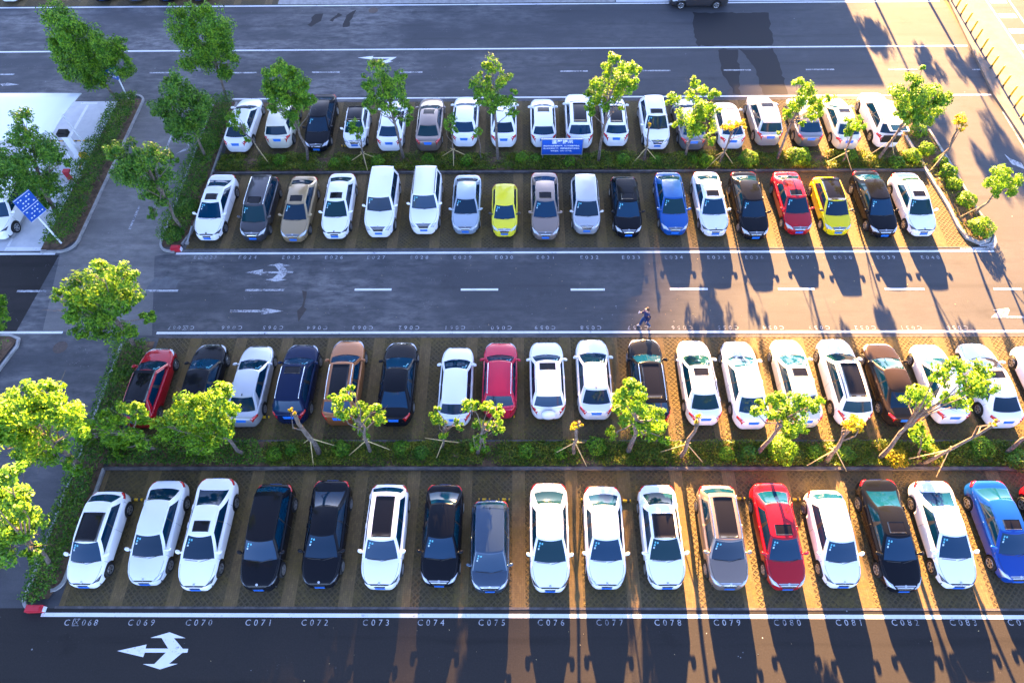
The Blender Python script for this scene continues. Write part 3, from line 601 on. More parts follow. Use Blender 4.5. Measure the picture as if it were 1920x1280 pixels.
# lit paving beyond the top road, left concrete yard
far_trees = True
sheet('far_bay_paving', rect(-60, 8, 52.3, 58.5), .008, M_BAYS); sheet('far_apron', rect(8.1, 35.2, 52.3, 60), .008, M_CONC)
far = sheet('far_pavement', rect(-20, 8, 52.32, 58), .012, M_KERB)
yard = sheet('concrete_yard', [(-60, 25.95), (-29.7, 25.95), (-29.4, 27), (-29.4, 40.1), (-60, 40.1)], .006, M_CONC)
def yl(a, b, w, m, z=.012):
    (xa, ya), (xb, yb) = P(*a), P(*b); d = Vector((xb - xa, yb - ya, 0)).normalized() * (w / 2); n_ = (-d.y, d.x)
    sheet('yard_line', [(xa - n_[0], ya - n_[1]), (xb - n_[0], yb - n_[1]), (xb + n_[0], yb + n_[1]), (xa + n_[0], ya + n_[1])], z, m, None, yard)
yl((165, 197), (131, 257), .2, M_LINE); yl((152, 194), (183, 194), .14, M_LINE, .016); yl((66, 370), (15, 462), .15, M_LINE); yl((10, 467), (88, 467), .3, M_LINE, .016); yl((162, 290), (148, 318), .12, M_YLINE); yl((92, 265), (172, 264), .14, M_YLINE)
for i in range(7): yl((96 + i * 11, 265), (101 + i * 11, 264.9), .15, M_BLK, .018)

M_WET = mat('wet_asphalt', (.024, .024, .026), .75, spec=.2); M_OIL = rough_mat('oil_stain', (.016, .010, .008), (.030, .022, .018), 6, .5, .1); M_PATCH = rough_mat('pale_repair', (.085, .09, .10), (.12, .125, .135), 3, .85, .1)
def stain(pts, m, z=.0065):
    P_ = [Vector((*P(*q), 0)) for q in pts]; out = []
    for i in range(len(P_)):
        a, b = P_[i], P_[(i + 1) % len(P_)]; k = max(1, int((b - a).length / .35))
        for j in range(k): q = a.lerp(b, j / k); out.append((q.x + rng.normal() * .07, q.y + rng.normal() * .07))
    lane_line(out, m, 'stain').location.z = z - ZM
stain([(1298, 24), (1440, 24), (1450, 86), (1306, 86), (1300, 50)], M_WET); stain([(1347, 93), (1384, 93), (1388, 178), (1376, 178), (1352, 130)], M_WET); stain([(1388, 93), (1452, 93), (1478, 178), (1432, 178), (1415, 130)], M_WET)
stain([(578, 48), (590, 28), (606, 26), (600, 40), (585, 50)], M_WET); stain([(640, 52), (655, 25), (668, 18), (664, 30), (650, 54)], M_WET); stain([(619, 38), (635, 25), (638, 30), (625, 42)], M_WET)
stain([(566, 548), (573, 548), (574, 556), (571, 566), (569, 575), (572, 580), (566, 592), (561, 602), (563, 585), (567, 562)], M_OIL, .0068); stain([(270, 549), (285, 525), (315, 519), (335, 527), (333, 541), (300, 541), (278, 547)], M_PATCH, .0055)

def manhole(px, py):
    x, y = P(px, py); b = MB(); b.lathe([(0, .40), (.004, .40), (.004, .34), (.002, .34), (.002, .33), (.005, .33), (.005, .001)], 'z', (x, y, .006), 24); o = b.build('manhole_cover', rough_mat('cast_iron', (.03, .022, .018), (.08, .05, .04), 8, .6, .2), road)
manhole(113, 651); manhole(700, 20)
# added unseen ridge, outline shaped for the shade; low building past the top road
TE = math.tan(R(SUN_EL)); RD = 450.0
prof = [(-300, 20), (-120, 8), (-60, 3.4), (-30, 2.8), (-20, 2.7), (-10, 2.2), (-3, 1.0), (2, 0), (6, -2.2), (9.5, -4.4), (14, -6.6), (20, -9.2), (28, -13), (45, -22), (90, -50), (200, -107)]
v = []; n = len(prof)
for dy, k in ((0, 0), (0, 1), (140, 0)):
    for x, c in prof: v.append((x + RD * math.tan(R(SUN_AZ)), RD + dy, max(.1, (TE * (RD - 3) + c)) * k - .02))
f = [(r * n + i, r * n + i + 1, (r + 1) * n + i + 1, (r + 1) * n + i) for r in range(2) for i in range(n - 1)]
h = mesh_obj('added_shade_ridge', v, f, M_SCRUB); h["kind"] = 'structure'
bl = MB(); bl.box((8, 66.5, 2.3), (38, 10, 4.6)); b0 = empty('low_building', (8, 66.5, 0)); tag(b0, "low flat grey building past the far side of the top road", "building")
mesh_obj('wall', [(x - 8, y - 66.5, z) for x, y, z in bl.v], bl.f, M_KERB, b0); rf = MB(); rf.box((0, 0, 4.7), (38.6, 10.6, .2)); rf.build('roof', M_KERB_DARK, b0)

# ------------------------------------------------------------ the parked cars
# row, near bumper px, far end px, facing, kind, paint, options, label
CARS = [
# front row, noses to the camera
('C', 160, 1101, 915, 'F', 'hatch', 'white', 'joined slim nospoil', "white hatchback with a black glass roof panel, parked above road number C区068", 'hatchback'),
('C', 273, 1096, 898, 'F', 'sedan', 'pearl', 'plain', "pearl white saloon with plain roof and folded-down mirrors, parked above road number C069", 'saloon'),
('C', 368, 1106, 893, 'F', 'coupe', 'white', 'sun slim', "white saloon with small dark sunroof and black rear window, above road number C070", 'saloon'),
('C', 487, 1107, 900, 'F', 'suv', 'black', 'slim', "black off-roader with chrome trimmed nose, above road number C071", 'off-roader'),
('C', 600, 1101, 897, 'F', 'coupe', 'black', 'slim', "black saloon with pale reflecting rear window, above road number C072", 'saloon'),
('C', 715, 1104, 901, 'F', 'suv', 'white', 'pano slim', "white off-roader with long dark glass roof, above road number C073", 'off-roader'),
('C', 825, 1099, 905, 'F', 'sedan', 'black', 'antenna', "black saloon with bright clear headlamps, above road number C074", 'saloon'),
('C', 918, 1110, 938, 'F', 'mpv', 'steel', 'antenna', "short steel blue hatchback parked in front of a yellow wheel stop, above road number C075", 'hatchback'),
('C', 1032, 1109, 903, 'F', 'sedan', 'white', 'slim', "white saloon with V-shaped slim dark headlamps, above road number C076", 'saloon'),
('C', 1138, 1103, 909, 'F', 'sedan', 'white', 'antenna plain', "white saloon with white cover behind its rear window, above road number C077", 'saloon'),
('C', 1249, 1103, 906, 'F', 'sedan', 'white', 'joined slim', "white saloon with dark glass roof joined to its windscreen, above road number C078", 'saloon'),
('C', 1366, 1105, 903, 'F', 'suv', 'taupe', 'pano rails', "bronze brown off-roader with roof rails and brown glass roof, above road number C079", 'off-roader'),
('C', 1475, 1105, 903, 'F', 'sedan', 'red', 'sun', "red saloon with dark sunroof in the nearest row, above road number C080", 'saloon'),
('C', 1579, 1101, 913, 'F', 'hatch', 'white', 'slim', "white hatchback with plain white roof, above road number C081", 'hatchback'),
('C', 1693, 1109, 895, 'F', 'coupe', 'black', 'sun', "black saloon with chrome winged grille, above road number C082", 'saloon'),
('C', 1797, 1102, 898, 'F', 'coupe', 'white', 'slim', "white coupe with sloping tinted rear window, above road number C083", 'coupe'),
('C', 1907, 1091, 898, 'F', 'sedan', 'blue', 'sun', "blue saloon with brown sunroof at the right edge of the nearest row", 'saloon'),
('C', 2020, 1100, None, 'F', 'suv', 'red', '', "dark red car cut off by the right edge beside the blue saloon", 'car'),
# second row of the near block, tails to the camera
('D', 262, 800, 651, 'R', 'hatch', 'red', 'blackroof', "red hatchback with black roof at the left end of its row", 'hatchback'),
('D', 362, 800, 645, 'R', 'sedan', 'black', '', "black saloon with tail hidden by a leafy tree, beside the red hatchback", 'saloon'),
('D', 457, 798, 648, 'R', 'sedan', 'silver', 'antenna', "silver beige saloon between a black saloon and a navy off-roader", 'saloon'),
('D', 547, 792, 648, 'R', 'suv', 'navy', 'sun rails', "navy off-roader with silver roof rails behind the leaning bare stump", 'off-roader'),
('D', 637, 795, 640, 'R', 'suv', 'bronze', 'pano rails', "copper brown off-roader with dark glass roof half hidden by a young tree", 'off-roader'),
('D', 740, 797, 641, 'R', 'coupe', 'black', '', "glossy black hatchback with sloping tail between copper off-roader and silver hatchback", 'hatchback'),
('D', 853, 796, 651, 'R', 'hatch', 'pearl', '', "silver white hatchback with dark rear window beside the red off-roader", 'hatchback'),
('D', 937, 782, 644, 'R', 'suv', 'crimson', 'rails', "bright red off-roader with two silver roof rails", 'off-roader'),
('D', 1027, 783, 643, 'R', 'suv', 'white', 'sun rails spare', "white off-roader carrying a white spare wheel on its tail", 'off-roader'),
('D', 1117, 784, 636, 'R', 'sedan', 'pearl', 'antenna', "silvery white saloon left of the big round yellow-green tree", 'saloon'),
('D', 1222, 798, 635, 'R', 'suv', 'black', 'pano rails', "black off-roader mostly hidden by the big yellow-green tree", 'off-roader'),
('D', 1319, 795, 638, 'R', 'sedan', 'white', 'sun', "white saloon with dark sunroof behind a short bare stump, right of the big tree", 'saloon'),
('D', 1408, 802, 639, 'R', 'sedan', 'white', '', "white saloon with plain roof, rear corner touched by yellow leaves", 'saloon'),
('D', 1507, 799, 636, 'R', 'sedan', 'cream', 'sun', "cream saloon with brown sunroof, tail covered by a yellow tree", 'saloon'),
('D', 1598, 795, 637, 'R', 'suv', 'white', 'pano rails darkrails', "white off-roader with long black glass roof and dark rails", 'off-roader'),
('D', 1690, 797, 643, 'R', 'coupe', 'coffee', '', "brownish black saloon between two white cars, behind a leaning trunk", 'saloon'),
('D', 1782, 792, 645, 'R', 'sedan', 'white', '', "white saloon almost covered by the spreading tree at the right", 'saloon'),
('D', 1880, 800, 643, 'R', 'sedan', 'white', 'sun', "white saloon with dark sunroof right of the spreading tree", 'saloon'),
('D', 1985, 797, 643, 'R', 'hatch', 'white', 'nospoil', "white car cut off by the right edge in the sunlit row", 'car'),
# row facing the aisle across, noses to the camera
('E', 390, 448, 325, 'F', 'coupe', 'white', 'sun slim', "white saloon with sunroof and black mesh grille, above road number E区023", 'saloon'),
('E', 476, 450, 318, 'F', 'mpv', 'graphite', 'sun rails', "dark grey people carrier with bright windscreen, above road number E024", 'people carrier'),
('E', 551, 451, 328, 'F', 'sedan', 'gold', 'sun', "gold beige saloon with dark sunroof, above road number E025", 'saloon'),
('E', 627, 445, 323, 'F', 'sedan', 'white', 'sun slim', "white saloon with small sunroof, above road number E026", 'saloon'),
('E', 711, 442, 308, 'F', 'boxy', 'white', '', "tall white off-roader with plain roof and toothed grille, above road number E027", 'off-roader'),
('E', 795, 436, 308, 'F', 'boxy', 'white', 'rails darkrails', "boxy white off-roader with dark roof rails, above road number E028", 'off-roader'),
('E', 873, 436, 326, 'F', 'sedan', 'sky', '', "small pale silver blue saloon, above road number E029", 'saloon'),
('E', 946, 441, 335, 'F', 'mini', 'lime', 'bm', "lime yellow hatchback all in one colour, above road number E030", 'hatchback'),
('E', 1023, 447, 321, 'F', 'sedan', 'taupe', 'sun', "brownish beige saloon with sunroof, above road number E031", 'saloon'),
('E', 1100, 436, 321, 'F', 'mpv', 'silver', '', "silver people carrier with plain pale roof, above road number E032", 'people carrier'),
('E', 1178, 443, 320, 'F', 'hatch', 'black', 'sun nospoil', "black hatchback with brown tinted sunroof, above road number E033", 'hatchback'),
('E', 1265, 438, 321, 'F', 'sedan', 'bright_blue', '', "bright blue saloon with sky reflecting in its roof, above road number E034", 'saloon'),
('E', 1340, 440, 320, 'F', 'sedan', 'pearl', 'sun slim', "silvery white saloon with dark sunroof, above road number E035", 'saloon'),
('E', 1416, 447, 319, 'F', 'sedan', 'black', '', "black saloon with star on the nose, above road number E036", 'saloon'),
('E', 1497, 437, 320, 'F', 'sedan', 'red', 'sun', "red saloon beside the yellow hatchback, above road number E037", 'saloon'),
('E', 1570, 438, 325, 'F', 'hatch', 'yellow', 'blackroof bm', "yellow hatchback with black roof, above road number E038", 'hatchback'),
('E', 1657, 443, 318, 'F', 'sedan', 'black', '', "black saloon with tree reflected in its roof, above road number E039", 'saloon'),
('E', 1730, 440, 322, 'F', 'sedan', 'white', 'sun slim', "white saloon with dark sunroof at the right end, above road number E040", 'saloon'),
# far row beside the top road
('B', 446, 282, 185, 'R', 'sedan', 'white', '', "white saloon at the left end of the far row behind a thin yellow sapling", 'saloon'),
('B', 523, 275, 199, 'R', 'suv', 'cream', 'sun', "pale beige off-roader half hidden by a round green tree in the far row", 'off-roader'),
('B', 593, 282, 174, 'F', 'sedan', 'black', '', "black saloon parked nose-out in the far row right of the round green tree", 'saloon'),
('B', 665, 275, 196, 'F', 'mini', 'white', 'blackroof nospoil', "tiny white car with black roof behind a staked sapling", 'small car'),
('B', 731, 280, 190, 'R', 'sedan', 'white', '', "white saloon under the drooping branch of a far row tree, right of the tiny car", 'saloon'),
('B', 803, 280, 185, 'R', 'sedan', 'taupe', 'sun', "taupe grey saloon with sunroof in the far row", 'saloon'),
('B', 871, 272, 182, 'R', 'sedan', 'white', '', "white saloon right of the taupe saloon in the far row", 'saloon'),
('B', 944, 273, 182, 'R', 'sedan', 'white', '', "white saloon behind a tall tree, left of the blue notice board", 'saloon'),
('B', 1019, 273, 187, 'R', 'hatch', 'white', 'sun', "white hatchback right behind the left half of the blue notice board", 'hatchback'),
('B', 1087, 275, 180, 'R', 'suv', 'white', 'pano', "white off-roader with long glass roof behind the right half of the blue notice board", 'off-roader'),
('B', 1155, 271, 183, 'R', 'hatch', 'white', 'pano', "white hatchback with tall red tail lamps under a leafy tree", 'hatchback'),
('B', 1231, 277, 175, 'F', 'suv', 'white', 'sun rails', "white off-roader parked nose-out in the far row", 'off-roader'),
('B', 1298, 278, 185, 'R', 'sedan', 'grey', '', "dark grey saloon hidden behind a bushy yellow-green tree in the far row", 'saloon'),
('B', 1372, 276, 193, 'R', 'sedan', 'pearl', '', "pale silver saloon behind a staked yellow sapling in the far row", 'saloon'),
('B', 1440, 270, 184, 'R', 'suv', 'silver', 'sun rails', "silver off-roader with sunroof and roof rails in the far row", 'off-roader'),
('B', 1517, 272, 185, 'R', 'sedan', 'grey', '', "grey saloon with full-width red tail lamps under a yellow-green tree", 'saloon'),
('B', 1588, 277, 184, 'R', 'sedan', 'cream', 'sun', "cream saloon in the far row, tail behind a small yellow sapling", 'saloon'),
('B', 1663, 273, 177, 'R', 'suv', 'white', 'rails darkrails tailgate', "white off-roader with its boot open, at the right end of the far row", 'off-roader'),
]
ROWG = {'C': 'cars parked nose-out in the nearest row', 'D': 'cars parked tail-on in the second row', 'E': 'cars parked nose-out across the aisle', 'B': 'cars parked in the far row'}
KN = {'saloon': 'saloon_car', 'hatchback': 'hatchback_car', 'off-roader': 'off_road_car', 'people carrier': 'people_carrier', 'coupe': 'coupe_car', 'small car': 'small_car', 'car': 'parked_car'}
rnd = random.Random(3)
def build_cars():
    for row, px, ny, fy, face, kind, colr, opts, label, kn in CARS:
        x, yn = P(px, ny, .38); yf = None
        if fy is not None: yf = P(px, fy, TYPES[kind]['zf'] if face == 'F' else .62)[1]
        c = car(KN[kn], 'car', kind, colr, face, x, yn, yf, opts.split(), label, ROWG[row], R(rnd.uniform(-.8, .8)))
        if 'tailgate' in opts:              # the open boot: lid raised above the tail, dark load space with blue bags
            K = kit(kind); L = K['s'].L; b = MB(); b.box((0, L / 2 - .10, 1.93), (1.25, .95, .06)); b.box((0, L / 2 + .1, 1.966), (1.0, .5, .012), m=1); b.build('tailgate', [PAINT[colr], M_GLASS], c)
            b = MB(); b.box((0, L / 2 + .012, .95), (1.15, .05, .55)); b.build('load_space', M_TRIM, c)
            b = MB(); b.box((-.1, L / 2 + .06, .86), (.62, .12, .3), m=0); b.box((.36, L / 2 + .05, .80), (.22, .1, .2), m=0)
            o = b.build('luggage', mat('luggage_blue', (.01, .10, .22), .7), None); o.matrix_world = Matrix.Translation(c.location) @ Matrix.Rotation(math.pi, 4, 'Z'); tag(o, "blue bags loaded in the open boot of the white off-roader", 'luggage')
    # cars past the top road and in the yard
    c = car('saloon_car', 'car', 'sedan', 'graphite', 'F', 0, 0, None, [], "dark grey saloon seen from the side at the top edge, across the top road", 'cars beyond the top road'); c.rotation_euler.z = R(-90)
    x, y = P(1311, 10, .32); c.location = (x, y + .80, .008)
    for i, (px, colr, lab) in enumerate(((15, 'pearl', "pale car cut off at the top left corner of the photo"), (190, 'black', "black car tail at the top edge above the leaning left tree"), (252, 'graphite', "dark grey car cut off at the top edge between the two left trees"), (310, 'black', "black car cut off at the top edge left of the second tree"), (370, 'coffee', "dark brown car cut off at the top edge above the second tree"))):
        x, y = P(px, 2, .38); car('parked_car', 'car', 'sedan', colr, 'F', x, y + .15, None, [], lab, 'cars beyond the top road')
    x, y = P(-6, 446, .38); car('parked_car', 'car', 'suv', 'white', 'F', x, y, None, ['slim'], "white car cut off by the left edge in the concrete yard", 'cars in the yard')
build_cars()

# ------------------------------------------------------------ vegetation
def leaf_mesh(name, cen, size, m, up=.35, out=None, parent=None):
    """One mesh of many small leaves. cen (n,3), size (n,), out = outward directions."""
    n = len(cen); nrm = rng.normal(size=(n, 3))
    if out is not None: nrm = nrm * .55 + out * 1.0
    nrm[:, 2] += up; nrm /= np.linalg.norm(nrm, axis=1, keepdims=True)
    a = np.cross(nrm, rng.normal(size=(n, 3))); a /= np.linalg.norm(a, axis=1, keepdims=True) + 1e-9; b = np.cross(nrm, a)
    L = size[:, None]; W = L * rng.uniform(.42, .62, (n, 1)); bend = nrm * L * rng.uniform(-.15, .15, (n, 1))
    V = np.empty((n, 4, 3)); V[:, 0] = cen - a * L * .5; V[:, 1] = cen + b * W * .5 + bend; V[:, 2] = cen + a * L * .5; V[:, 3] = cen - b * W * .5 + bend
    me = bpy.data.meshes.new(name); me.vertices.add(n * 4); me.vertices.foreach_set("co", V.astype(np.float32).ravel())
    me.loops.add(n * 4); me.loops.foreach_set("vertex_index", np.arange(n * 4, dtype=np.int32)); me.polygons.add(n); me.polygons.foreach_set("loop_start", np.arange(0, n * 4, 4, dtype=np.int32))
    me.polygons.foreach_set("loop_total", np.full(n, 4, np.int32)); me.materials.append(m); me.update(calc_edges=True); me.validate()
    return link(bpy.data.objects.new(name, me), parent)
def clump_points(c, r, dens):
    k = max(4, int(5 + 9 * r)); subs = rng.normal(size=(k, 3)); subs /= np.linalg.norm(subs, axis=1, keepdims=True); subs *= r * rng.uniform(.45, .85, (k, 1)); subs[:, 2] *= .8
    n = int(3.0 * dens * r * r) + 40; ids = rng.integers(0, k, n); sr = r * rng.uniform(.28, .46, k)
    d = rng.normal(size=(n, 3)); d /= np.linalg.norm(d, axis=1, keepdims=True); rad = sr[ids] * rng.uniform(.25, 1.0, n) ** .6
    p = subs[ids] + d * rad[:, None]; out = p / (np.linalg.norm(p, axis=1, keepdims=True) + 1e-6) * .6 + d * .4
    return c + p, out
def tree(base, clumps, label, m=None, dy=0.0, dens=420, leaf=.16, trunk=.085, stakes=0, name='leafy_tree', group='trees between the parking rows', top=None, stretch=1.0, zb=.05, spread=.5):
    bx, by = P(*base, zb); m = m or M_LEAF; root = empty(name, (bx, by, zb)); tag(root, label, 'tree', group); O = np.array((bx, by, zb)); cs = []
    for px, py, r in clumps:
        Y = by + dy + rng.uniform(-spread, spread); x, y, z = Q(px, py, Y); dist = math.sqrt(x * x + y * y + (CH - z) ** 2); rr = r * dist / FPX * 1.02 * stretch
        cs.append((np.array((x, y, max(z, .5))) - O, rr))
    tops = [top] if top else []
    if tops: x, y, z = Q(top[0], top[1], by + dy * .8); apex = Vector((x, y, z)) - Vector(O)
    else: cc = sum(c * r for c, r in cs) / sum(r for c, r in cs); apex = Vector(cc) * .9
    tb = MB(); A = Vector((0, 0, -.1)); j = [Vector((rng.normal() * .05, rng.normal() * .05, 0)) for _ in range(4)]
    pts = [A] + [A.lerp(apex, t) + Vector((0, 0, .25 * t * (1 - t))) + j[i] * 1.2 for i, t in enumerate((.25, .5, .75))] + [apex]
    tb.tube(pts, [trunk * 1.25, trunk, trunk * .9, trunk * .75, trunk * (.55 if clumps and not top else .8)], 8)
    for c, r in cs:
        s = pts[2].lerp(pts[4], rng.uniform(.0, .8)); e = Vector(c); mid = s.lerp(e, .5) + Vector((rng.normal() * .12, rng.normal() * .12, -.08))
        if (e - s).length > .25: tb.tube([s, mid, e], [trunk * .42, trunk * .3, trunk * .12], 5)
        for _ in range(int(2 + r * 3)):     # twigs
            d = Vector(rng.normal(size=3)) * r * .55; tb.tube([s.lerp(e, .75), e + d], [trunk * .14, trunk * .05], 4)
    tb.build('trunk', M_BARK, root)
    if cs:
        P_, O_ = zip(*[clump_points(c, r, dens) for c, r in cs]); P_ = np.concatenate(P_); O_ = np.concatenate(O_)
        P_[:, 2] = np.maximum(P_[:, 2], .05); leaf_mesh('crown', P_, rng.uniform(.7, 1.25, len(P_)) * leaf, m, .35, O_, root)
    if stakes:
        a0 = rng.uniform(0, 6.28); knot = pts[1].lerp(pts[2], .55) if apex.z > 2.2 else pts[2]; knot = Vector((knot.x, knot.y, min(knot.z, 1.7)))
        for k in range(stakes):
            a = a0 + 2 * math.pi * k / stakes; sb = MB(); foot = Vector((math.cos(a) * 1.15, math.sin(a) * .75, 0)); sb.tube([foot, knot + (knot - foot).normalized() * .22], .026, 6); sb.build('stake', M_BAMBOO, root)
    return root
LT = 'trees on the left side lane'; MB_ = 'trees in the far planted strip'; MD = 'trees in the near planted strip'
tree((222, 187), [(100, 28, 24), (125, 52, 30), (112, 75, 20), (150, 90, 40), (188, 82, 32), (165, 125, 36), (125, 95, 26), (212, 103, 22), (230, 125, 20), (188, 115, 30), (190, 150, 13), (228, 82, 11), (135, 128, 20), (165, 150, 14)], "tall slender green tree leaning left beside the cluster of blue finger signs", M_LEAF, -.3, group=LT, top=(160, 118))
tree((425, 185), [(352, 35, 28), (400, 45, 30), (345, 62, 26), (380, 75, 38), (418, 72, 24), (365, 103, 28), (405, 115, 34), (432, 112, 16), (422, 140, 16), (352, 120, 14), (385, 25, 18)], "tall green tree at the far left corner of the planted islands", M_LEAF, -.2, group=LT, top=(395, 90))
tree((388, 300), [(318, 150, 20), (335, 175, 32), (372, 188, 28), (305, 205, 22), (350, 218, 36), (376, 222, 17), (345, 252, 17), (312, 185, 18), (325, 232, 20)], "full green tree leaning over the side lane beside the far left saloon", M_LEAF_DARK, -.3, group=LT, top=(350, 215))
tree((345, 432), [(215, 285, 18), (245, 290, 28), (295, 288, 26), (262, 325, 36), (302, 330, 26), (232, 330, 22), (305, 368, 22), (286, 400, 11), (272, 355, 20), (325, 300, 10)], "dark spreading tree overhanging the side lane near the second row corner", M_LEAF_DARK, -.4, group=LT, top=(280, 320))
tree((107, 402), [(18, 290, 32), (60, 280, 36), (95, 288, 26), (40, 218, 16), (45, 248, 18), (22, 340, 32), (70, 332, 38), (102, 348, 22), (62, 372, 22), (-15, 320, 30), (120, 300, 12), (85, 380, 12)], "big dark tree in front of the white canopy at the left edge", M_LEAF_DARK, -.3, group=LT, top=(70, 330), trunk=.12)
tree((256, 655), [(190, 502, 17), (150, 545, 32), (190, 535, 38), (232, 518, 24), (218, 562, 36), (130, 580, 24), (165, 600, 32), (245, 560, 16), (150, 622, 16), (207, 618, 27), (275, 596, 14), (245, 620, 16), (188, 575, 30), (112, 552, 14)], "broad round green tree with yellow lit top at the corner of the near island", M_LEAF, -.3, dens=520, group=LT, top=(200, 575), trunk=.10)
tree((160, 885), [(8, 770, 32), (42, 748, 28), (85, 735, 26), (60, 798, 42), (120, 768, 32), (25, 828, 32), (92, 838, 36), (135, 800, 22), (22, 795, 30), (122, 868, 13), (145, 878, 11), (-20, 800, 34), (55, 860, 20), (70, 765, 30)], "large bright yellow-green tree reaching across the lane at the left edge", M_LEAF_LIME, -.8, dens=430, group=LT, top=(80, 815), trunk=.12)
tree((302, 845), [(162, 803, 18), (200, 788, 26), (228, 773, 22), (215, 818, 28), (255, 800, 24), (258, 768, 18), (185, 838, 17), (270, 828, 17), (150, 815, 10), (235, 845, 16)], "wide yellow-green tree crown over the near hedge, tail of the red hatchback behind it", M_LEAF_LIME, .1, dens=480, group=MD, top=(235, 805))
tree((462, 852), [(345, 753, 23), (318, 780, 23), (375, 768, 33), (412, 748, 28), (434, 765, 19), (340, 808, 33), (386, 813, 36), (416, 798, 25), (370, 850, 19), (298, 795, 18), (428, 815, 13), (360, 780, 24), (400, 775, 26)], "dense yellow-green tree with pale trunk showing, left of the silver beige saloon's tail", M_LEAF_LIME, .1, dens=520, group=MD, top=(400, 800))
tree((95, 1062), [(15, 888, 23), (30, 928, 28), (8, 970, 38), (40, 988, 33), (60, 1033, 16), (15, 1030, 28), (30, 1078, 13), (-20, 930, 35), (35, 950, 20), (70, 1050, 10), (5, 1085, 12)], "green tree at the lower left edge beside the near island hedge", M_LEAF, -.2, dens=520, leaf=.16, group=LT, top=(30, 990))
tree((-40, 640), [(0, 560, 12), (2, 590, 14), (-15, 575, 22), (-5, 612, 10), (-25, 600, 20)], "green tree mostly cut off by the left edge above the lower island", M_LEAF, 0, group=LT)
tree((577, 300), [(530, 128, 21), (508, 150, 21), (555, 153, 26), (520, 183, 26), (562, 185, 23), (540, 172, 30), (547, 213, 18), (585, 190, 12), (513, 203, 10), (552, 235, 10), (503, 175, 14)], "round dense green tree over the beige off-roader and black saloon", M_LEAF, -.2, dens=600, group=MB_, top=(550, 200))
tree((497, 298), [(443, 215, 10), (428, 225, 13), (452, 243, 13), (462, 262, 7), (440, 232, 9)], "thin sapling with sparse yellowish leaves at the left end of the far strip", M_LEAF_LIME, -.1, trunk=.055, stakes=2, group=MB_, top=(450, 230), leaf=.14)
tree((685, 308), [(668, 236, 14), (660, 243, 9), (675, 244, 9), (672, 258, 6)], "small staked sapling in front of the tiny black-roofed car", M_LEAF_LIME, -.1, trunk=.06, stakes=3, group=MB_, leaf=.14)
tree((757, 298), [(705, 128, 17), (690, 150, 16), (720, 150, 25), (746, 140, 15), (735, 168, 26), (700, 178, 19), (727, 193, 22), (756, 192, 13), (765, 225, 13), (745, 215, 11), (688, 195, 11), (770, 205, 8), (700, 205, 9)], "loose light green tree left of the taupe saloon in the far strip", M_LEAF, -.2, group=MB_, top=(728, 170))
tree((853, 302), [(845, 223, 14), (850, 243, 9), (838, 238, 8)], "small staked sapling right of the taupe saloon", M_LEAF, -.1, trunk=.05, stakes=3, group=MB_, leaf=.14)
tree((903, 300), [(898, 245, 9), (892, 252, 6)], "tiny yellowish sapling tuft beside the white saloon's tail in the far strip", M_LEAF_LIME, -.1, trunk=.04, group=MB_, leaf=.13)
tree((934, 302), [(922, 122, 20), (905, 150, 17), (945, 150, 18), (890, 163, 15), (915, 173, 25), (937, 188, 20), (955, 193, 16), (896, 188, 10), (960, 210, 11), (925, 203, 13), (962, 175, 9)], "airy tall light green tree left of the blue notice board", M_LEAF, -.2, group=MB_, top=(925, 165))
tree((1122, 302), [(1150, 110, 12), (1140, 128, 16), (1172, 128, 19), (1192, 132, 13), (1155, 153, 26), (1182, 160, 18), (1120, 160, 17), (1110, 185, 19), (1145, 180, 18), (1105, 208, 12), (1130, 200, 12), (1165, 202, 6)], "tall green tree with forked trunk right of the blue notice board", M_LEAF_LIME, -.2, dens=480, group=MB_, top=(1145, 170))
tree((1207, 302), [(1219, 233, 4)], "nearly bare staked stump in front of the white nose-out off-roader", M_LEAF_YEL, -.1, trunk=.07, stakes=3, group=MB_, top=(1217, 238), leaf=.12)
tree((1284, 295), [(1300, 153, 12), (1305, 173, 20), (1342, 180, 13), (1262, 185, 14), (1316, 203, 22), (1290, 225, 26), (1326, 230, 19), (1340, 203, 12), (1330, 262, 12), (1300, 245, 18), (1272, 232, 12)], "bushy yellow-green tree covering the dark grey saloon", M_LEAF_LIME, -.2, group=MB_, top=(1305, 215))
tree((1347, 308), [(1363, 233, 12), (1390, 232, 10), (1376, 236, 8), (1398, 240, 5)], "staked yellow sapling in front of the pale silver saloon", M_LEAF_YEL, -.1, trunk=.065, stakes=3, group=MB_, top=(1375, 245), leaf=.14)
tree((1457, 300), [(1500, 160, 13), (1510, 180, 23), (1480, 205, 13), (1530, 195, 18), (1525, 215, 15), (1556, 183, 9), (1475, 215, 10), (1505, 230, 7), (1460, 250, 5), (1495, 195, 16)], "slanting yellow-green tree over the grey saloon", M_LEAF_LIME, -.1, group=MB_, top=(1500, 200))
tree((1578, 308), [(1602, 232, 18), (1592, 245, 10), (1615, 235, 9)], "small yellow staked sapling in front of the cream saloon", M_LEAF_LIME, -.1, trunk=.065, stakes=3, group=MB_, leaf=.15, top=(1600, 248))
tree((1645, 300), [(1708, 152, 16), (1700, 183, 28), (1732, 178, 26), (1740, 213, 22), (1772, 185, 14), (1716, 220, 18), (1690, 208, 15), (1730, 128, 5), (1758, 195, 10), (1722, 195, 22)], "dark green tree hiding the right end of the far row with leaning trunk", M_LEAF, -.1, dens=560, stakes=2, group=MB_, top=(1715, 200))
tree((1757, 312), [(1802, 222, 10), (1795, 228, 7), (1806, 232, 6), (1803, 243, 4)], "bare slanting trunk with an orange-yellow tuft on the right island", M_LEAF_YEL, 0, trunk=.08, stakes=1, group='trees on the right island', top=(1797, 240), leaf=.14)
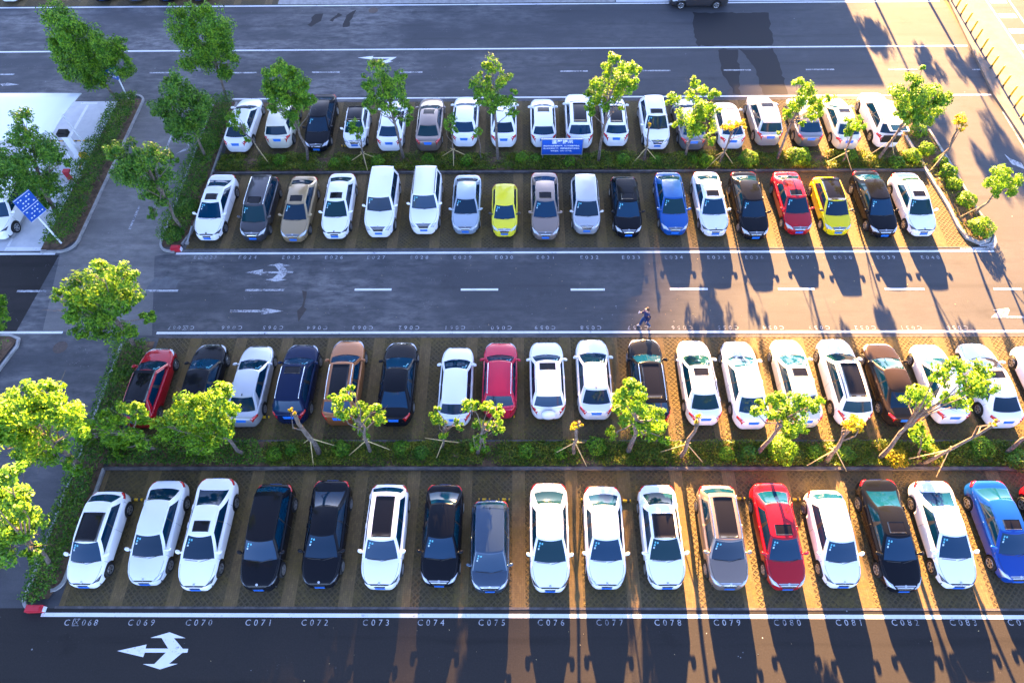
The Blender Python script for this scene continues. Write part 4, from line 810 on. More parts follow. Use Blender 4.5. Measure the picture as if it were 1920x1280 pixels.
tree((1827, 402), [(1880, 328, 17), (1862, 345, 15), (1902, 335, 13), (1890, 352, 15), (1872, 362, 8), (1878, 342, 14)], "round bright yellow-green young tree on the right island", M_LEAF_LIME, 0, dens=560, trunk=.075, stakes=1, group='trees on the right island', top=(1870, 355), leaf=.14)
tree((598, 848), [(545, 768, 5), (552, 775, 3)], "thick bare stump with a few yellow leaves leaning left behind the navy off-roader", M_LEAF_YEL, .1, trunk=.12, stakes=3, group=MD, top=(552, 775), leaf=.12)
tree((695, 850), [(650, 743, 15), (640, 770, 19), (670, 773, 22), (658, 725, 8), (702, 765, 12), (680, 795, 20), (710, 783, 16), (686, 815, 13), (622, 745, 9), (635, 748, 12), (675, 800, 12)], "young yellow-green tree in front of the copper off-roader", M_LEAF_LIME, .1, stakes=2, group=MD, top=(670, 785), dens=460)
tree((827, 838), [(825, 788, 16), (830, 812, 12), (855, 790, 8), (872, 760, 13), (812, 780, 8), (865, 800, 8), (820, 770, 9)], "low staked yellow-green sapling in front of the silver white hatchback", M_LEAF_LIME, .1, stakes=3, group=MD, trunk=.06)
tree((895, 852), [(885, 758, 13), (915, 765, 16), (932, 778, 16), (905, 798, 20), (930, 803, 16), (895, 825, 16), (910, 845, 13), (940, 762, 8), (938, 790, 10), (890, 840, 10)], "open branched yellow-green tree in front of the red off-roader", M_LEAF_LIME, .1, group=MD, top=(910, 795), dens=400)
tree((1077, 852), [(1078, 797, 7), (1072, 803, 5), (1090, 798, 4)], "dark bare stump with a yellow tuft between the spare wheel car and the big tree", M_LEAF_YEL, .1, trunk=.085, stakes=3, group=MD, top=(1086, 790), leaf=.12)
tree((1178, 846), [(1180, 728, 22), (1163, 745, 19), (1195, 750, 28), (1170, 775, 23), (1207, 778, 28), (1237, 775, 13), (1190, 800, 23), (1237, 798, 16), (1148, 812, 13), (1215, 815, 18), (1248, 822, 13), (1172, 718, 7), (1160, 765, 14), (1200, 728, 12), (1225, 795, 18)], "biggest round yellow-green tree in the middle of the near strip", M_LEAF_LIME, .2, dens=620, group=MD, top=(1195, 780), trunk=.11)
tree((1275, 857), [(1311, 780, 7), (1305, 790, 4)], "bare stump with yellow tip behind the sunroofed white saloon, right of the biggest tree", M_LEAF_YEL, .1, trunk=.10, stakes=2, group=MD, top=(1309, 790), leaf=.12)
tree((1420, 850), [(1428, 758, 15), (1460, 753, 20), (1495, 755, 22), (1527, 758, 17), (1450, 778, 17), (1490, 783, 22), (1540, 750, 8), (1478, 812, 17), (1502, 800, 13), (1415, 770, 10), (1470, 770, 18)], "sunlit yellow tree covering the tail of the cream saloon", M_LEAF_LIME, .2, dens=440, group=MD, top=(1475, 785), trunk=.10)
tree((1550, 865), [(1602, 788, 14), (1590, 795, 11), (1615, 797, 10), (1605, 800, 10)], "short staked trunk with a bright yellow tuft behind the glass-roofed white off-roader", M_LEAF_YEL, .1, trunk=.10, stakes=3, group=MD, top=(1595, 803), leaf=.15)
tree((1650, 858), [(1790, 690, 22), (1830, 690, 22), (1815, 722, 26), (1847, 728, 20), (1758, 698, 16), (1718, 733, 18), (1705, 745, 16), (1727, 758, 16), (1802, 758, 18), (1775, 715, 14), (1856, 708, 10), (1740, 740, 16), (1780, 745, 14)], "wide spreading yellow-green tree over the white saloons at the right", M_LEAF_LIME, 1.2, dens=330, group=MD, top=(1735, 765), trunk=.10, spread=.8)
tree((1722, 862), [(1730, 800, 10), (1724, 820, 18), (1726, 845, 16), (1712, 808, 9), (1738, 830, 10)], "low leafy young tree under the wide spreading tree", M_LEAF_LIME, .05, group=MD, dens=520, trunk=.05)
tree((1732, 868), [(1866, 793, 6), (1858, 796, 4)], "long bare slanting trunk ending in a yellow tuft near the right edge", M_LEAF_YEL, .4, trunk=.085, stakes=3, group=MD, top=(1862, 797), leaf=.12)
tree((1885, 850), [(1960, 770, 20), (1985, 790, 25), (1940, 765, 8)], "slanting trunk cut off by the right edge of the near strip", M_LEAF_LIME, .2, trunk=.09, group=MD, top=(1950, 800))
for bx_, by_, hh, lb in ((29.5, 63, 7.5, "tall tree past the far side of the top road, left of two"), (33.8, 59, 6.5, "tall tree past the far side of the top road, right of two")):
    wx, wy = bx_, by_; root = empty('leafy_tree', (wx, wy, 0)); tag(root, lb, 'tree', 'trees past the top road'); tb = MB(); tb.tube([(0, 0, -.1), (.1, 0, hh * .5), (0, .1, hh * .9)], [.14, .10, .04], 8); tb.build('trunk', M_BARK, root)
    PP, OO = zip(*[clump_points(np.array((rng.normal() * 1.0, rng.normal() * .9, hh * rng.uniform(.5, 1.0))), rng.uniform(.6, 1.0), 330) for _ in range(9)]); PP = np.concatenate(PP); leaf_mesh('crown', PP, rng.uniform(.15, .24, len(PP)), M_LEAF, .3, np.concatenate(OO), root)
tree((1768, 2), [], "bare brown twig tree behind the dark green tree at the far right", M_LEAF_YEL, 0) if False else None

def bush(px, py, r, m, label, group):
    x, y = P(px, py, .25); root = empty('round_bush', (x, y, .04)); tag(root, label, 'bush', group)
    rr = r * math.sqrt(x * x + y * y + CH * CH) / FPX; n = int(420 * (rr / .4) ** 2); d = rng.normal(size=(n, 3)); d /= np.linalg.norm(d, axis=1, keepdims=True); d[:, 2] = np.abs(d[:, 2]) * .9 - .12
    lump = 1 + .16 * np.sin(d[:, 0] * 5 + px) * np.cos(d[:, 1] * 4 + py); p = d * rr * (rng.uniform(.55, 1, n) ** .4 * lump)[:, None]; p[:, 2] = p[:, 2] * .95 + rr * .35
    leaf_mesh('foliage', p, rng.uniform(.7, 1.3, n) * .11, m, .4, d, root)
    s = MB()
    for k in range(5): a = k * 1.3; s.tube([(0, 0, 0), (math.cos(a) * rr * .5, math.sin(a) * rr * .5, rr * .9)], [.02, .006], 5)
    s.build('stem', M_BARK, root)
BB = [(525, 299, 12, 0, "round green bush below the beige off-roader and left of the round tree"), (627, 304, 11, 0, "dark rounded bush under the front of the nose-out black saloon"), (650, 300, 10, 0, "green bush left of the tiny car's staked sapling"), (707, 302, 13, 0, "low bush right of the tiny car's staked sapling"), (802, 297, 12, 0, "green bush below the taupe saloon"),
      (875, 300, 12, 0, "green bush right of the taupe saloon's staked sapling"), (978, 296, 13, 1, "bright bush at the left end of the blue notice board"), (1003, 296, 10, 0, "smaller green bush under the left post of the blue notice board"), (1068, 302, 12, 0, "green bush under the right half of the blue notice board"), (1168, 298, 13, 0, "round bush between the forked tree and the bare staked stump"), (1230, 299, 11, 0, "round bush just right of the bare staked stump"),
      (1301, 298, 9, 1, "small pale bush below the bushy yellow-green tree"), (1326, 302, 14, 1, "yellow-green bush left of the silver saloon's staked sapling"), (1404, 299, 18, 0, "large round green bush right of the silver saloon's sapling"), (1497, 296, 20, 0, "largest clipped round green bush, below the grey saloon"), (1593, 292, 13, 0, "round green bush below the cream saloon"), (1682, 305, 13, 0, "low dark bush in front of the open boot"), (1709, 293, 14, 1, "yellowish bush at the corner beside the open boot car")]
CB = [(513, 850, 14, 0, "bright leafy bush left of the thick bare stump"), (548, 841, 13, 0, "green bush nearest the thick bare stump"), (640, 842, 17, 0, "round green bush between thick bare stump and young tree"), (752, 840, 16, 0, "round bush below the glossy black hatchback"), (790, 847, 15, 2, "dark loose bush left of the low staked sapling"), (986, 845, 16, 0, "round bush below the spare wheel car"),
      (1050, 847, 13, 0, "small bush left of the dark bare stump"), (1119, 835, 19, 0, "round clipped bush left of the biggest tree"), (1362, 850, 15, 1, "light green bush right of the bare stump with yellow tip"), (1405, 848, 16, 2, "bush right at the foot of the sunlit yellow tree"), (1465, 845, 27, 1, "large yellow sunlit shrub below the cream saloon's tree"), (1530, 848, 15, 1, "small bright bush left of the short staked trunk"), (1588, 850, 15, 2, "dark bush under the short staked trunk's tuft"),
      (1682, 858, 17, 3, "orange tinted shrub at the foot of the wide spreading tree"), (1840, 838, 18, 0, "round green bush below the white saloon at the right"), (1908, 862, 18, 2, "dark bush at the right edge of the near strip")]
RB = [(1722, 246, 14, 1, "yellow bush at the far tip of the right island"), (1737, 280, 13, 1, "second bush from the far tip of the right island"), (1764, 302, 11, 1, "bush at the foot of the tufted bare trunk"), (1778, 322, 14, 1, "leafy bush just below the tufted bare trunk"), (1788, 345, 13, 1, "bush midway along the right island beside the pale kerb"), (1812, 375, 15, 1, "rounded bright bush left of the round young tree"), (1838, 428, 19, 1, "big bright bush at the near tip of the right island")]
LB = [(326, 441, 17, 4, "clipped dark ball bush at the corner of the far left island"), (352, 390, 20, 4, "dark shrub beside the white saloon at the far left island"), (396, 270, 17, 4, "rounded dark bush on the far left island beside the first saloon"), (222, 702, 14, 4, "dark bush poking over the lane kerb beside the red hatchback")]
LM = [M_LEAF, M_LEAF_LIME, M_LEAF_DARK, M_LEAF_YEL, M_HEDGE]
for lst, g in ((BB, 'bushes in the far planted strip'), (CB, 'bushes in the near planted strip'), (RB, 'bushes on the right island'), (LB, 'bushes on the left islands')):
    for px, py, r, mi, lab in lst: bush(px, py, r, LM[mi], lab, g)

def scatter(poly, n):
    xs = [p[0] for p in poly]; ys = [p[1] for p in poly]; out = np.empty((0, 2))
    while len(out) < n:
        q = np.column_stack((rng.uniform(min(xs), max(xs), n), rng.uniform(min(ys), max(ys), n))); ins = np.zeros(n, bool)
        for i in range(len(poly)):
            (xa, ya), (xb, yb) = poly[i - 1], poly[i]; c = ((ya > q[:, 1]) != (yb > q[:, 1])) & (q[:, 0] < (xb - xa) * (q[:, 1] - ya) / (yb - ya + 1e-12) + xa); ins ^= c
        out = np.vstack((out, q[ins]))
    return out[:n]
def bumps(q, f=1.0): return .5 + .25 * np.sin(q[:, 0] * 2.1 * f + q[:, 1] * 1.3) + .25 * np.sin(q[:, 1] * 2.7 * f - q[:, 0] * .9 + 1.0)
def hedge(poly, h, dens, label, group, m=M_HEDGE, leaf=.13):
    cx = sum(p[0] for p in poly) / len(poly); cy = sum(p[1] for p in poly) / len(poly); root = empty('hedge', (cx, cy, .05)); tag(root, label, 'hedge', group)
    ar = abs(sum(poly[i - 1][0] * poly[i][1] - poly[i][0] * poly[i - 1][1] for i in range(len(poly)))) / 2; n = int(ar * dens); q = scatter(poly, n)
    z = h * (.55 + .45 * bumps(q)) * rng.uniform(.1, 1, n) ** .45; p = np.column_stack((q[:, 0] - cx + rng.normal(size=n) * .05, q[:, 1] - cy + rng.normal(size=n) * .05, z))
    leaf_mesh('foliage', p, rng.uniform(.7, 1.3, n) * leaf, m, .7, None, root)
    for x, y in scatter(poly, 10): s = MB(); s.tube([(x - cx, y - cy, 0), (x - cx + .05, y - cy, h * .7)], [.018, .008], 5); s.build('stem', M_BARK, root)
HG = 'hedges on the planted islands'
hedge([(-29.35, 26.2), (-28.3, 26.15), (-27.6, 27.0), (-27.65, 33), (-29.5, 33)], 1.2, 400, "dense hedge behind the blue board on a pole, lower end of the yard island", HG)
hedge([(-29.5, 33), (-27.65, 33), (-27.55, 40.0), (-28.3, 40.4), (-29.2, 40.2)], 1.1, 400, "dense hedge running up to the blue finger signs beside the concrete yard", HG)
hedge([(-22.3, 26.6), (-21.0, 26.4), (-20.6, 27.6), (-20.5, 39.9), (-22.3, 39.9)], 1.0, 380, "dark hedge between the side lane and the left ends of the far rows", HG)
hedge([(-22.35, 5.5), (-21.5, 5.4), (-20.95, 6.3), (-20.9, 11.7), (-22.4, 11.7)], .8, 460, "clipped hedge at the lower left corner beside the white hatchback", HG)
hedge([(-22.4, 11.7), (-20.9, 11.9), (-20.5, 19.1), (-22.3, 19.2)], .85, 380, "dark hedge along the side lane left of the red hatchback", HG)
hedge([(-20.8, 11.95), (-12.5, 11.95), (-13.3, 13.2), (-20.6, 13.6)], .55, 420, "low dense hedge under the two left trees of the near strip", HG)
hedge([(-40, 9), (-31.5, 9), (-28.5, 19.3), (-29, 19.5), (-40, 19.5)], .6, 90, "dark hedge at the left edge below the crossing", HG)
def cover(name, poly, h, dens, m=M_COVER, leaf=.09):
    ar = abs(sum(poly[i - 1][0] * poly[i][1] - poly[i][0] * poly[i - 1][1] for i in range(len(poly)))) / 2; q = scatter(poly, int(ar * dens)); gate = np.sin(q[:, 0] * 1.15 + .5) + .6 * np.sin(q[:, 0] * 2.63 + 2) + .5 * np.sin(q[:, 1] * 3.1) + rng.normal(size=len(q)) * .5
    q = q[gate > -1.05]; n = len(q); p = np.column_stack((q, .05 + h * bumps(q, 1.7) * rng.uniform(.05, 1, n) ** .6)); o = leaf_mesh(name, p, rng.uniform(.7, 1.4, n) * leaf, m, .8); tag(o, kind='stuff')
cover('ground_cover', rect(-13, 34, 11.92, 13.25), .42, 900, leaf=.10)
cover('ground_cover', rect(-20.3, 26.9, 32.72, 34.3), .42, 700, leaf=.11)
cover('ground_cover', kin[:-1] + kout[::-1], .25, 160)
def verge(name, y0, y1, x0, x1, n):          # mossy grass on the back of the bays
    q = np.column_stack((rng.uniform(x0, x1, n), y0 + (y1 - y0) * rng.uniform(0, 1, n) ** 1.6)); k = np.sin(q[:, 0] * 2.418 + 1.0) + rng.normal(size=n) * .6; q = q[k > -.5]; n = len(q)
    tag(leaf_mesh(name, np.column_stack((q, rng.uniform(.01, .05, n))), rng.uniform(.03, .08, n), M_COVER, .5), kind='stuff')
verge('grass', 13.35, 14.6, -20, 36, 9000); verge('grass', 34.1, 35.2, -20, 27, 6000)

# ------------------------------------------------------------ street furniture
# yellow bollards along the pavement
bp = [(1375, 10), (1408, 65), (1440, 120), (1480, 185), (1517, 250), (1553, 310), (1595, 380), (1632, 442), (1670, 510), (1715, 583), (1757, 655), (1805, 735), (1845, 805), (1893, 890)]
b = MB(); b.lathe([(.16, .07), (.95, .07), (.99, .05), (1.0, .001)], 'z', n=14); post_m = mb_mesh('post', b, [M_BOLY]); b = MB(); b.lathe([(0, .1), (.015, .1), (.02, .073), (.24, .073), (.24, .06)], 'z', n=14); base_m = mb_mesh('base', b, [M_BLK]); b = MB(); b.lathe([(.70, .072), (.80, .072)], 'z', n=14); band_m = mb_mesh('band', b, [M_BLK])
for x, y in bp:
    wx, wy = P(1440 + x / 4, y / 4, .13); o = empty('bollard', (wx, wy, .13)); tag(o, "yellow bollard with black base along the pale pavement edge at the right", 'bollard', 'yellow bollards along the pavement')
    for nm, me in (('post', post_m), ('base', base_m)): part(nm, me, o)
# wheel stops
def wheel_stop(px, py, label):
    x, y = P(px, py, .1); o = empty('wheel_stop', (x, y, .01)); tag(o, label, 'wheel stop', 'wheel stops behind the cars'); s = MB(); v = [(-.28, -.07, 0), (.28, -.07, 0), (.28, .07, 0), (-.28, .07, 0), (-.28, -.03, .1), (.28, -.03, .1), (.28, .03, .1), (-.28, .03, .1)]
    s.add(v, [(3, 2, 1, 0), (4, 5, 6, 7), (0, 1, 5, 4), (1, 2, 6, 5), (2, 3, 7, 6), (3, 0, 4, 7)]); s.build('block', M_BOLY, o); s = MB()
    for dx in (-.16, .16): s.box((dx, 0, .055), (.12, .145, .095))
    s.build('stripe', M_BLK, o)
for px, py, lab in ((908, 935, "left yellow wheel stop behind the short steel blue hatchback"), (945, 935, "right yellow wheel stop behind the short steel blue hatchback"), (1100, 935, "yellow wheel stop left of the white saloon with the white rear cover"), (1172, 937, "yellow wheel stop right of the white saloon with the white rear cover"), (1386, 933, "yellow wheel stop left of the near row red saloon"), (1490, 935, "yellow wheel stop right of the near row red saloon"), (255, 935, "yellow wheel stop behind the white hatchback at the lower left"), (648, 272, "yellow wheel stop in front of the tiny black-roofed car"), (955, 779, "yellow wheel stop behind the bright red off-roader"), (495, 780, "yellow wheel stop right of the silver beige saloon's tail")): wheel_stop(px, py, lab)
# blue notice board in the far strip
x0, y0 = P(1016, 298, .05); Yb = y0; xl, _, zt = Q(1016, 261, Yb); xr, _, zb = Q(1091, 289, Yb); bx = (xl + xr) / 2; bw, bh = xr - xl, zt - zb
o = empty('notice_board', (bx, Yb, .05)); tag(o, "blue notice board with white Chinese writing on two steel posts in the far planted strip", 'sign')
b = MB(); b.box((0, 0, (zt + zb) / 2 - .05), (bw, .06, bh)); pn = b.build('panel', M_SIGN, o)
for s in (-1, 1):
    b = MB(); b.tube([(s * (bw / 2 - .1 if s < 0 else bw / 2 - .02), .07, -.05), (s * (bw / 2 - .1 if s < 0 else bw / 2 - .02), .07, zt)], .05, 10); b.build('post', M_STEEL, o)
b = MB()
for dz in (bh / 2, -bh / 2): b.box((0, -.005, (zt + zb) / 2 - .05 + dz), (bw + .06, .08, .05))
for dx in (-bw / 2, bw / 2): b.box((dx, -.005, (zt + zb) / 2 - .05), (.05, .08, bh - .055))
b.build('frame', M_STEEL, o)
def put_text(body, size, c, parent, rot, m=M_SIGNW, spacing=1.0, lines=1.0, name='lettering', bold=.0):
    fc.offset = bold; me = text_mesh(body, size, spacing, name, 1, lines); fc.offset = 0; me.materials.append(m); t_ = bpy.data.objects.new(name, me); t_.location = c; t_.rotation_euler = rot; link(t_, parent); return t_
zc = (zt + zb) / 2 - .05
put_text("温馨提示", .34, (0, -.036, zc + bh * .32), pn, (R(90), 0, 0), spacing=1.1, bold=.008)
put_text("请在场内有序停车缓慢，为了您的财产安全，\n请人离车锁好门窗，贵重物品请勿放在车内，\n谢谢合作，祝您一路平安。", .125, (0, -.036, zc - bh * .10), pn, (R(90), 0, 0), lines=1.7, bold=.004)
# blue direction board on a pole by the yard
x, y = P(115, 456, .05); o = empty('direction_board', (x, y, .05)); tag(o, "blue two-panel board with white writing on a white pole beside the yard hedge", 'sign')
xt, yt, ztp = Q(69, 404, y + .05); b = MB(); b.tube([(0, 0, -.05), (xt - x, .05, ztp - .05)], .055, 10); b.build('pole', M_WHITE, o)
cxb, cyb, czb = Q(57, 388, y + .0); W2, H2 = 1.1, 1.7; b = MB(); b.box((0, 0, 0), (W2, .06, H2)); pn = b.build('panel', M_SIGN, o); pn.location = (cxb - x, .02, czb); pn.rotation_euler = (0, R(0), R(62))
b = MB(); b.box((0, -.034, 0), (W2, .01, .03)); b.box((0, -.034, H2 / 2 - .02), (W2, .01, .025)); b.box((0, -.034, -H2 / 2 + .02), (W2, .01, .025)); b.build('border', M_SIGNW, pn)
for z_ in (.64, .40, .18, -.18, -.40, -.62):
    b = MB()
    for k in range(5):
        b.box((-.38 + k * .19, -.036, z_), (.09, .012, .065)) if (k + int(z_ * 10)) % 4 else None
    b.build('lettering', M_SIGNW, pn)
# finger signs
x, y = P(241, 187, .05); o = empty('finger_sign', (x, y, .05)); tag(o, "white pole with a stack of small blue finger signs at the far left island", 'sign'); xt, yt, ztp = Q(203, 108, y); b = MB(); b.tube([(0, 0, -.05), (xt - x, 0, ztp - .05)], .05, 10); b.build('pole', M_WHITE, o)
for k, (px, py, a) in enumerate(((202, 112, 25), (205, 124, -20), (209, 134, 30), (213, 143, -25))):
    qx, qy, qz = Q(px, py, y); b = MB(); b.add([(-.5, -.02, -.2), (.4, -.02, -.2), (.56, -.02, 0), (.4, -.02, .2), (-.5, -.02, .2), (-.5, .02, -.2), (.4, .02, -.2), (.56, .02, 0), (.4, .02, .2), (-.5, .02, .2)], [(0, 1, 2, 3, 4), (9, 8, 7, 6, 5), (0, 5, 6, 1), (1, 6, 7, 2), (2, 7, 8, 3), (3, 8, 9, 4), (4, 9, 5, 0)])
    p_ = b.build('finger', M_SIGN, o); p_.location = (qx - x, -.06, qz); p_.rotation_euler = (0, 0, R(a)); b = MB()
    for j in range(4): b.box((-.34 + j * .2, -.026, 0), (.12, .01, .14))
    b.build('lettering', M_SIGNW, p_)
# canopy over the yard
cp = [P(-120, 174, 2.75), P(152, 174, 2.75), P(92, 258, 2.55), P(-180, 270, 2.55)]; o = empty('canopy', (cp[1][0], cp[1][1], 0)); tag(o, "large white fabric canopy over the concrete yard at the left edge", 'canopy')
b = MB(); nx, ny = 10, 6; v = []
for oz in (0, -.05):
    for i in range(nx + 1):
        for j in range(ny + 1):
            u, w = i / nx, j / ny; xx = (1 - w) * ((1 - u) * cp[0][0] + u * cp[1][0]) + w * ((1 - u) * cp[3][0] + u * cp[2][0]); yy = (1 - w) * ((1 - u) * cp[0][1] + u * cp[1][1]) + w * ((1 - u) * cp[3][1] + u * cp[2][1])
            v.append((xx - cp[1][0], yy - cp[1][1], 2.72 - .2 * w + .22 * math.sin(math.pi * w) * (.6 + .4 * abs(math.sin(u * 9.4))) + oz))
I = lambda i, j: i * (ny + 1) + j; n_ = (nx + 1) * (ny + 1); f = [(I(i, j), I(i + 1, j), I(i + 1, j + 1), I(i, j + 1)) for i in range(nx) for j in range(ny)]; f += [tuple(n_ + q for q in g[::-1]) for g in f]
ed = [I(i, 0) for i in range(nx)] + [I(nx, j) for j in range(ny)] + [I(i, ny) for i in range(nx, 0, -1)] + [I(0, j) for j in range(ny, 0, -1)]; f += [(ed[k], ed[k] + n_, ed[(k + 1) % len(ed)] + n_, ed[(k + 1) % len(ed)]) for k in range(len(ed))]
b.add(v, f); b.build('roof', M_CANVAS, o, True)
for (px, py), (tx, ty) in (((164, 278), (115, 212)), ((150, 322), (96, 250))):
    wx, wy = P(px, py, 0); qx, qy, qz = Q(tx, ty, wy); b = MB(); b.tube([(wx - cp[1][0], wy - cp[1][1], 0), (qx - cp[1][0], wy - cp[1][1], min(qz, 2.9))], .06, 10); b.build('post', M_WHITE, o)
# lamp post with dark head
x, y = P(150, 293, 0); o = empty('lamp_post', (x, y, 0)); tag(o, "short thick white lamp post with a dark boxy head in the concrete yard", 'lamp post'); xt, yt, zt_ = Q(113, 250, y); b = MB(); b.box((0, 0, zt_ / 2 - .05), (.42, .28, zt_ - .1)); b.box((0, 0, .06), (.6, .46, .12)); b.build('post', M_WHITE, o)
b = MB(); b.box((0, 0, zt_), (.62, .5, .26)); b.box((0, 0, zt_ + .15), (.5, .4, .05)); b.build('lamp_head', M_TRIM, o)
b = MB(); b.box((.55, -.3, .25), (.5, .22, .5)); b.box((.55, -.3, .53), (.4, .16, .06)); ob = b.build('road_barrier', M_BOLY); ob.location = (x, y, 0); tag(ob, "yellow block at the foot of the short thick lamp post", 'barrier')
x, y = P(136, 328, .3); o = empty('road_barrier', (x, y, 0)); tag(o, "red and white barrier half hidden by the yard hedge below the lamp post", 'barrier'); b = MB(); b.box((-.22, 0, .35), (.42, .3, .7)); b.build('red_panel', M_REDP, o); b = MB(); b.box((.22, 0, .3), (.42, .3, .6)); b.build('white_panel', M_WHITE, o)
# red blocks on the island corners, white marker post
def red_block(px, py, L_, label):
    x, y = P(px, py, .15); o = empty('red_block', (x, y, .0)); tag(o, label, 'kerb block', 'red blocks at the island corners'); b = MB(); b.prism([(-L_ / 2, -.16), (L_ / 2, -.13), (L_ / 2, .15), (-L_ / 2, .16)], .0, .30); b.box((0, 0, .32), (L_ * .8, .2, .04)); b.build('block', M_REDP, o); b = MB(); b.box((L_ / 2 + .03, 0, .1), (.05, .22, .2)); b.build('end_plate', M_WHITE, o)
red_block(330, 466, .55, "faded red block at the corner of the far left island"); red_block(66, 1141, .72, "faded red block at the lower left corner of the near island")
x, y = P(352, 456, 0); o = empty('marker_post', (x, y, .02)); tag(o, "grey fallen marker post beside the white saloon at the far left island", 'post'); b = MB(); b.tube([(0, 0, .06), (.1, 1.1, .3)], .06, 8); b.build('shaft', M_STEEL, o); b = MB(); b.box((0, -.05, .06), (.2, .2, .12)); b.build('foot', M_KERB, o)

# ------------------------------------------------------------ the walking person
def person(px, py, face, label):
    x, y = P(px, py, 0); root = empty('person', (x, y, .01), face); tag(root, label, 'person')
    def skin(name, nodes, edges, m, root_i=0, sub=2):
        me = bpy.data.meshes.new(name); me.from_pydata([n[0] for n in nodes], edges, []); me.materials.append(m); o_ = bpy.data.objects.new(name, me); link(o_, root)
        mod = o_.modifiers.new('skin', 'SKIN'); mod.use_smooth_shade = True
        for i, n in enumerate(nodes): me.skin_vertices[0].data[i].radius = (n[1], n[2] if len(n) > 2 else n[1]); me.skin_vertices[0].data[i].use_root = i == root_i
        sm = o_.modifiers.new('sub', 'SUBSURF'); sm.levels = sub; sm.render_levels = sub
        dg = bpy.context.evaluated_depsgraph_get(); dg.update(); nm = bpy.data.meshes.new_from_object(o_.evaluated_get(dg)); o_.modifiers.clear(); o_.data = nm; nm.name = name; nm.polygons.foreach_set("use_smooth", [True] * len(nm.polygons)); return o_
    SK = mat('skin', (.50, .30, .22), .55); JK = mat('jacket_navy', (.012, .022, .085), .8); JE = mat('jeans_blue', (.010, .050, .16), .85); HR = mat('hair_dark', (.030, .014, .010), .6); SH = mat('shoe_white', (.55, .55, .56), .6)
    # facing +x; legs in stride, right hand raised with a phone
    N = [((0, 0, .96), .135, .10), ((.01, 0, 1.12), .125, .10), ((.03, 0, 1.30), .15, .105), ((.05, 0, 1.43), .12, .085), ((.07, 0, 1.50), .05), ((.10, 0, 1.60), .095, .10), ((.105, 0, 1.68), .105, .105), ((.10, 0, 1.76), .085, .09),
         ((.05, -.19, 1.41), .045), ((.02, -.25, 1.15), .038), ((.26, -.20, 1.16), .036), ((.34, -.17, 1.22), .030),
         ((.05, .19, 1.41), .045), ((-.06, .24, 1.15), .038), ((.02, .26, .93), .036), ((.05, .26, .85), .03),
         ((.02, -.09, .90), .095), ((.15, -.10, .50), .06), ((.20, -.10, .12), .042), ((.02, .09, .90), .095), ((-.06, .10, .50), .06), ((-.28, .10, .15), .042)]
    E = [(0, 1), (1, 2), (2, 3), (3, 4), (4, 5), (5, 6), (6, 21), (3, 7), (7, 8), (8, 9), (9, 10), (3, 11), (11, 12), (12, 13), (13, 14), (0, 15), (15, 16), (16, 17), (0, 18), (18, 19), (19, 20)]; N.append(N.pop(7))
    body = skin('body', N, E, SK); 
    fing = []
    for hand, d, s in (((.34, -.17, 1.22), Vector((.8, .1, .5)).normalized(), 1), ((.05, .26, .85), Vector((.3, 0, -1)).normalized(), -1)):
        lat = d.cross(Vector((0, 1, 0)) if abs(d.y) < .8 else Vector((0, 0, 1))).normalized(); hN = [(tuple(Vector(hand)), .032, .02), (tuple(Vector(hand) + d * .07), .036, .018)]; hE = [(0, 1)]
        for k in range(4):
            b0 = Vector(hand) + d * .085 + Vector((0, 1, 0)) * (k - 1.5) * .02; i = len(hN); ln = (.055, .068, .064, .05)[k]
            hN += [(tuple(b0), .0095), (tuple(b0 + d * ln * .55), .009), (tuple(b0 + d * ln * .8 - lat * .022), .0075)]; hE += [(1, i), (i, i + 1), (i + 1, i + 2)]
        i = len(hN); hN += [(tuple(Vector(hand) + d * .03 + Vector((0, s * .036, 0))), .011), (tuple(Vector(hand) + d * .06 + Vector((0, s * .055, 0)) - lat * .015), .009)]; hE += [(0, i), (i, i + 1)]
        skin('hand', hN, hE, SK, sub=1)
    skin('jacket', [((0, 0, .86), .21, .165), ((.005, 0, 1.0), .20, .16), ((.015, 0, 1.15), .195, .16), ((.03, 0, 1.30), .215, .17), ((.045, 0, 1.42), .17, .14), ((.055, 0, 1.50), .09, .09), (N[7][0], .115), (N[8][0], .088), ((.20, -.21, 1.155), .068), ((.27, -.195, 1.175), .06), (N[11][0], .115), (N[12][0], .088), ((.0, .257, .98), .066), ((.03, .26, .91), .06)], [(0, 1), (1, 2), (2, 3), (3, 4), (4, 5), (4, 6), (6, 7), (7, 8), (8, 9), (4, 10), (10, 11), (11, 12), (12, 13)], JK)
    skin('jeans', [((0, 0, 1.0), .18, .15), ((0, 0, .92), .18, .15), ((.02, -.09, .84), .14), ((.15, -.10, .50), .10), ((.195, -.10, .14), .08), ((.20, -.10, .09), .08), ((.02, .09, .84), .14), ((-.06, .10, .50), .10), ((-.26, .10, .20), .08), ((-.28, .10, .14), .08)], [(0, 1), (1, 2), (2, 3), (3, 4), (4, 5), (1, 6), (6, 7), (7, 8), (8, 9)], JE)
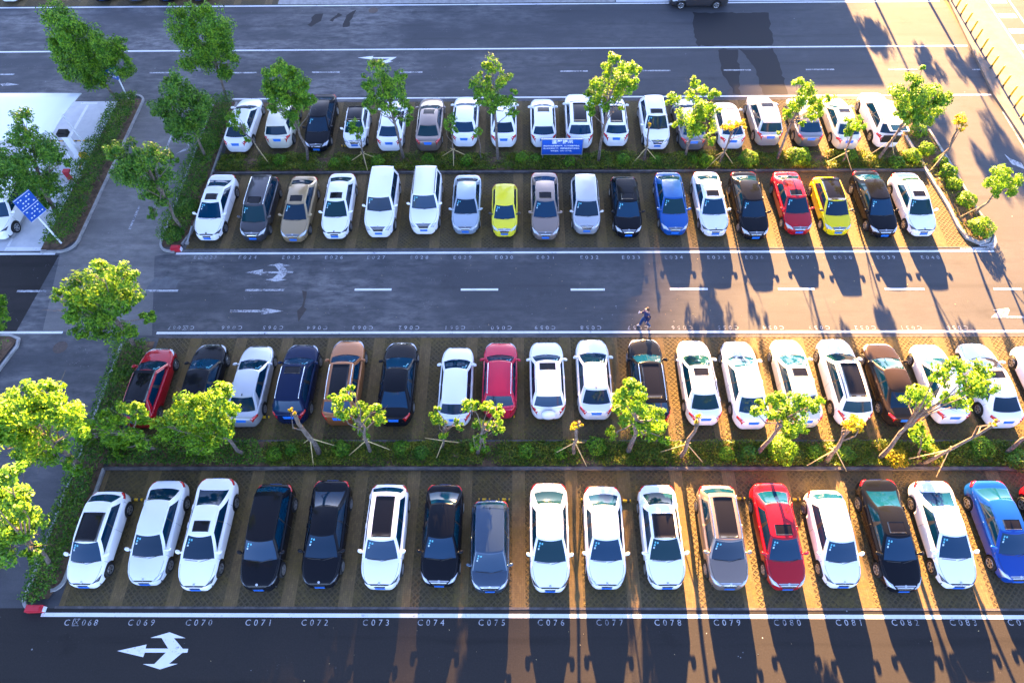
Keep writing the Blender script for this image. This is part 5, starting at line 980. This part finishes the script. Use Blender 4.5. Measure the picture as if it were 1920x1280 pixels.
    skin('hair', [((.125, 0, 1.775), .085, .085), ((.085, 0, 1.765), .115, .12), ((.045, 0, 1.70), .105, .115), ((.03, 0, 1.62), .085, .10), ((.03, 0, 1.56), .07, .08)], [(0, 1), (1, 2), (2, 3), (3, 4)], HR)
    skin('shoe', [((.185, -.10, .09), .07, .075), ((.25, -.10, .06), .065, .065), ((.33, -.10, .045), .055, .05), ((.40, -.10, .04), .045, .04)], [(0, 1), (1, 2), (2, 3)], SH, sub=1); skin('shoe', [((-.32, .10, .14), .07, .075), ((-.28, .10, .08), .065, .065), ((-.22, .10, .05), .055, .05), ((-.17, .10, .04), .045, .04)], [(0, 1), (1, 2), (2, 3)], SH, sub=1)
    f_ = MB(); 
    for s in (-1, 1): f_.box((.183, s * .03, 1.655), (.012, .018, .010), m=0)
    f_.box((.188, 0, 1.585), (.01, .045, .010), m=1); f_.v += []; f_.build('face', [M_TRIM, M_REDP], root); f_ = MB(); f_.add([(.175, -.014, 1.61), (.175, .014, 1.61), (.205, 0, 1.612), (.178, 0, 1.655)], [(0, 1, 2), (0, 2, 3), (1, 3, 2), (0, 3, 1)]); f_.build('nose', SK, root)
    ph = MB(); ph.box((0, 0, 0), (.012, .075, .15)); o_ = ph.build('phone', M_WHITE); o_.matrix_world = Matrix.Translation((x, y, 0)) @ Matrix.Rotation(face, 4, 'Z') @ Matrix.Translation((.43, -.16, 1.30)) @ Matrix.Rotation(R(-25), 4, 'Y'); tag(o_, "pale phone held up by the walking person", 'phone')
person(1207, 612, math.pi + .15, "person in navy jacket and blue jeans walking across the aisle, holding up a phone")
# litter on the asphalt: pale leaves and paper scraps
q = np.column_stack((rng.uniform(-20, 26, 130), np.where(rng.uniform(size=130) < .7, rng.uniform(20.2, 25.5, 130), rng.uniform(0, 4.5, 130)))); o = leaf_mesh('leaf_litter', np.column_stack((q, np.full(130, .02))), rng.uniform(.03, .08, 130), M_BAMBOO, 6.0); tag(o, kind='stuff')
bpy.data.objects.remove(fob)
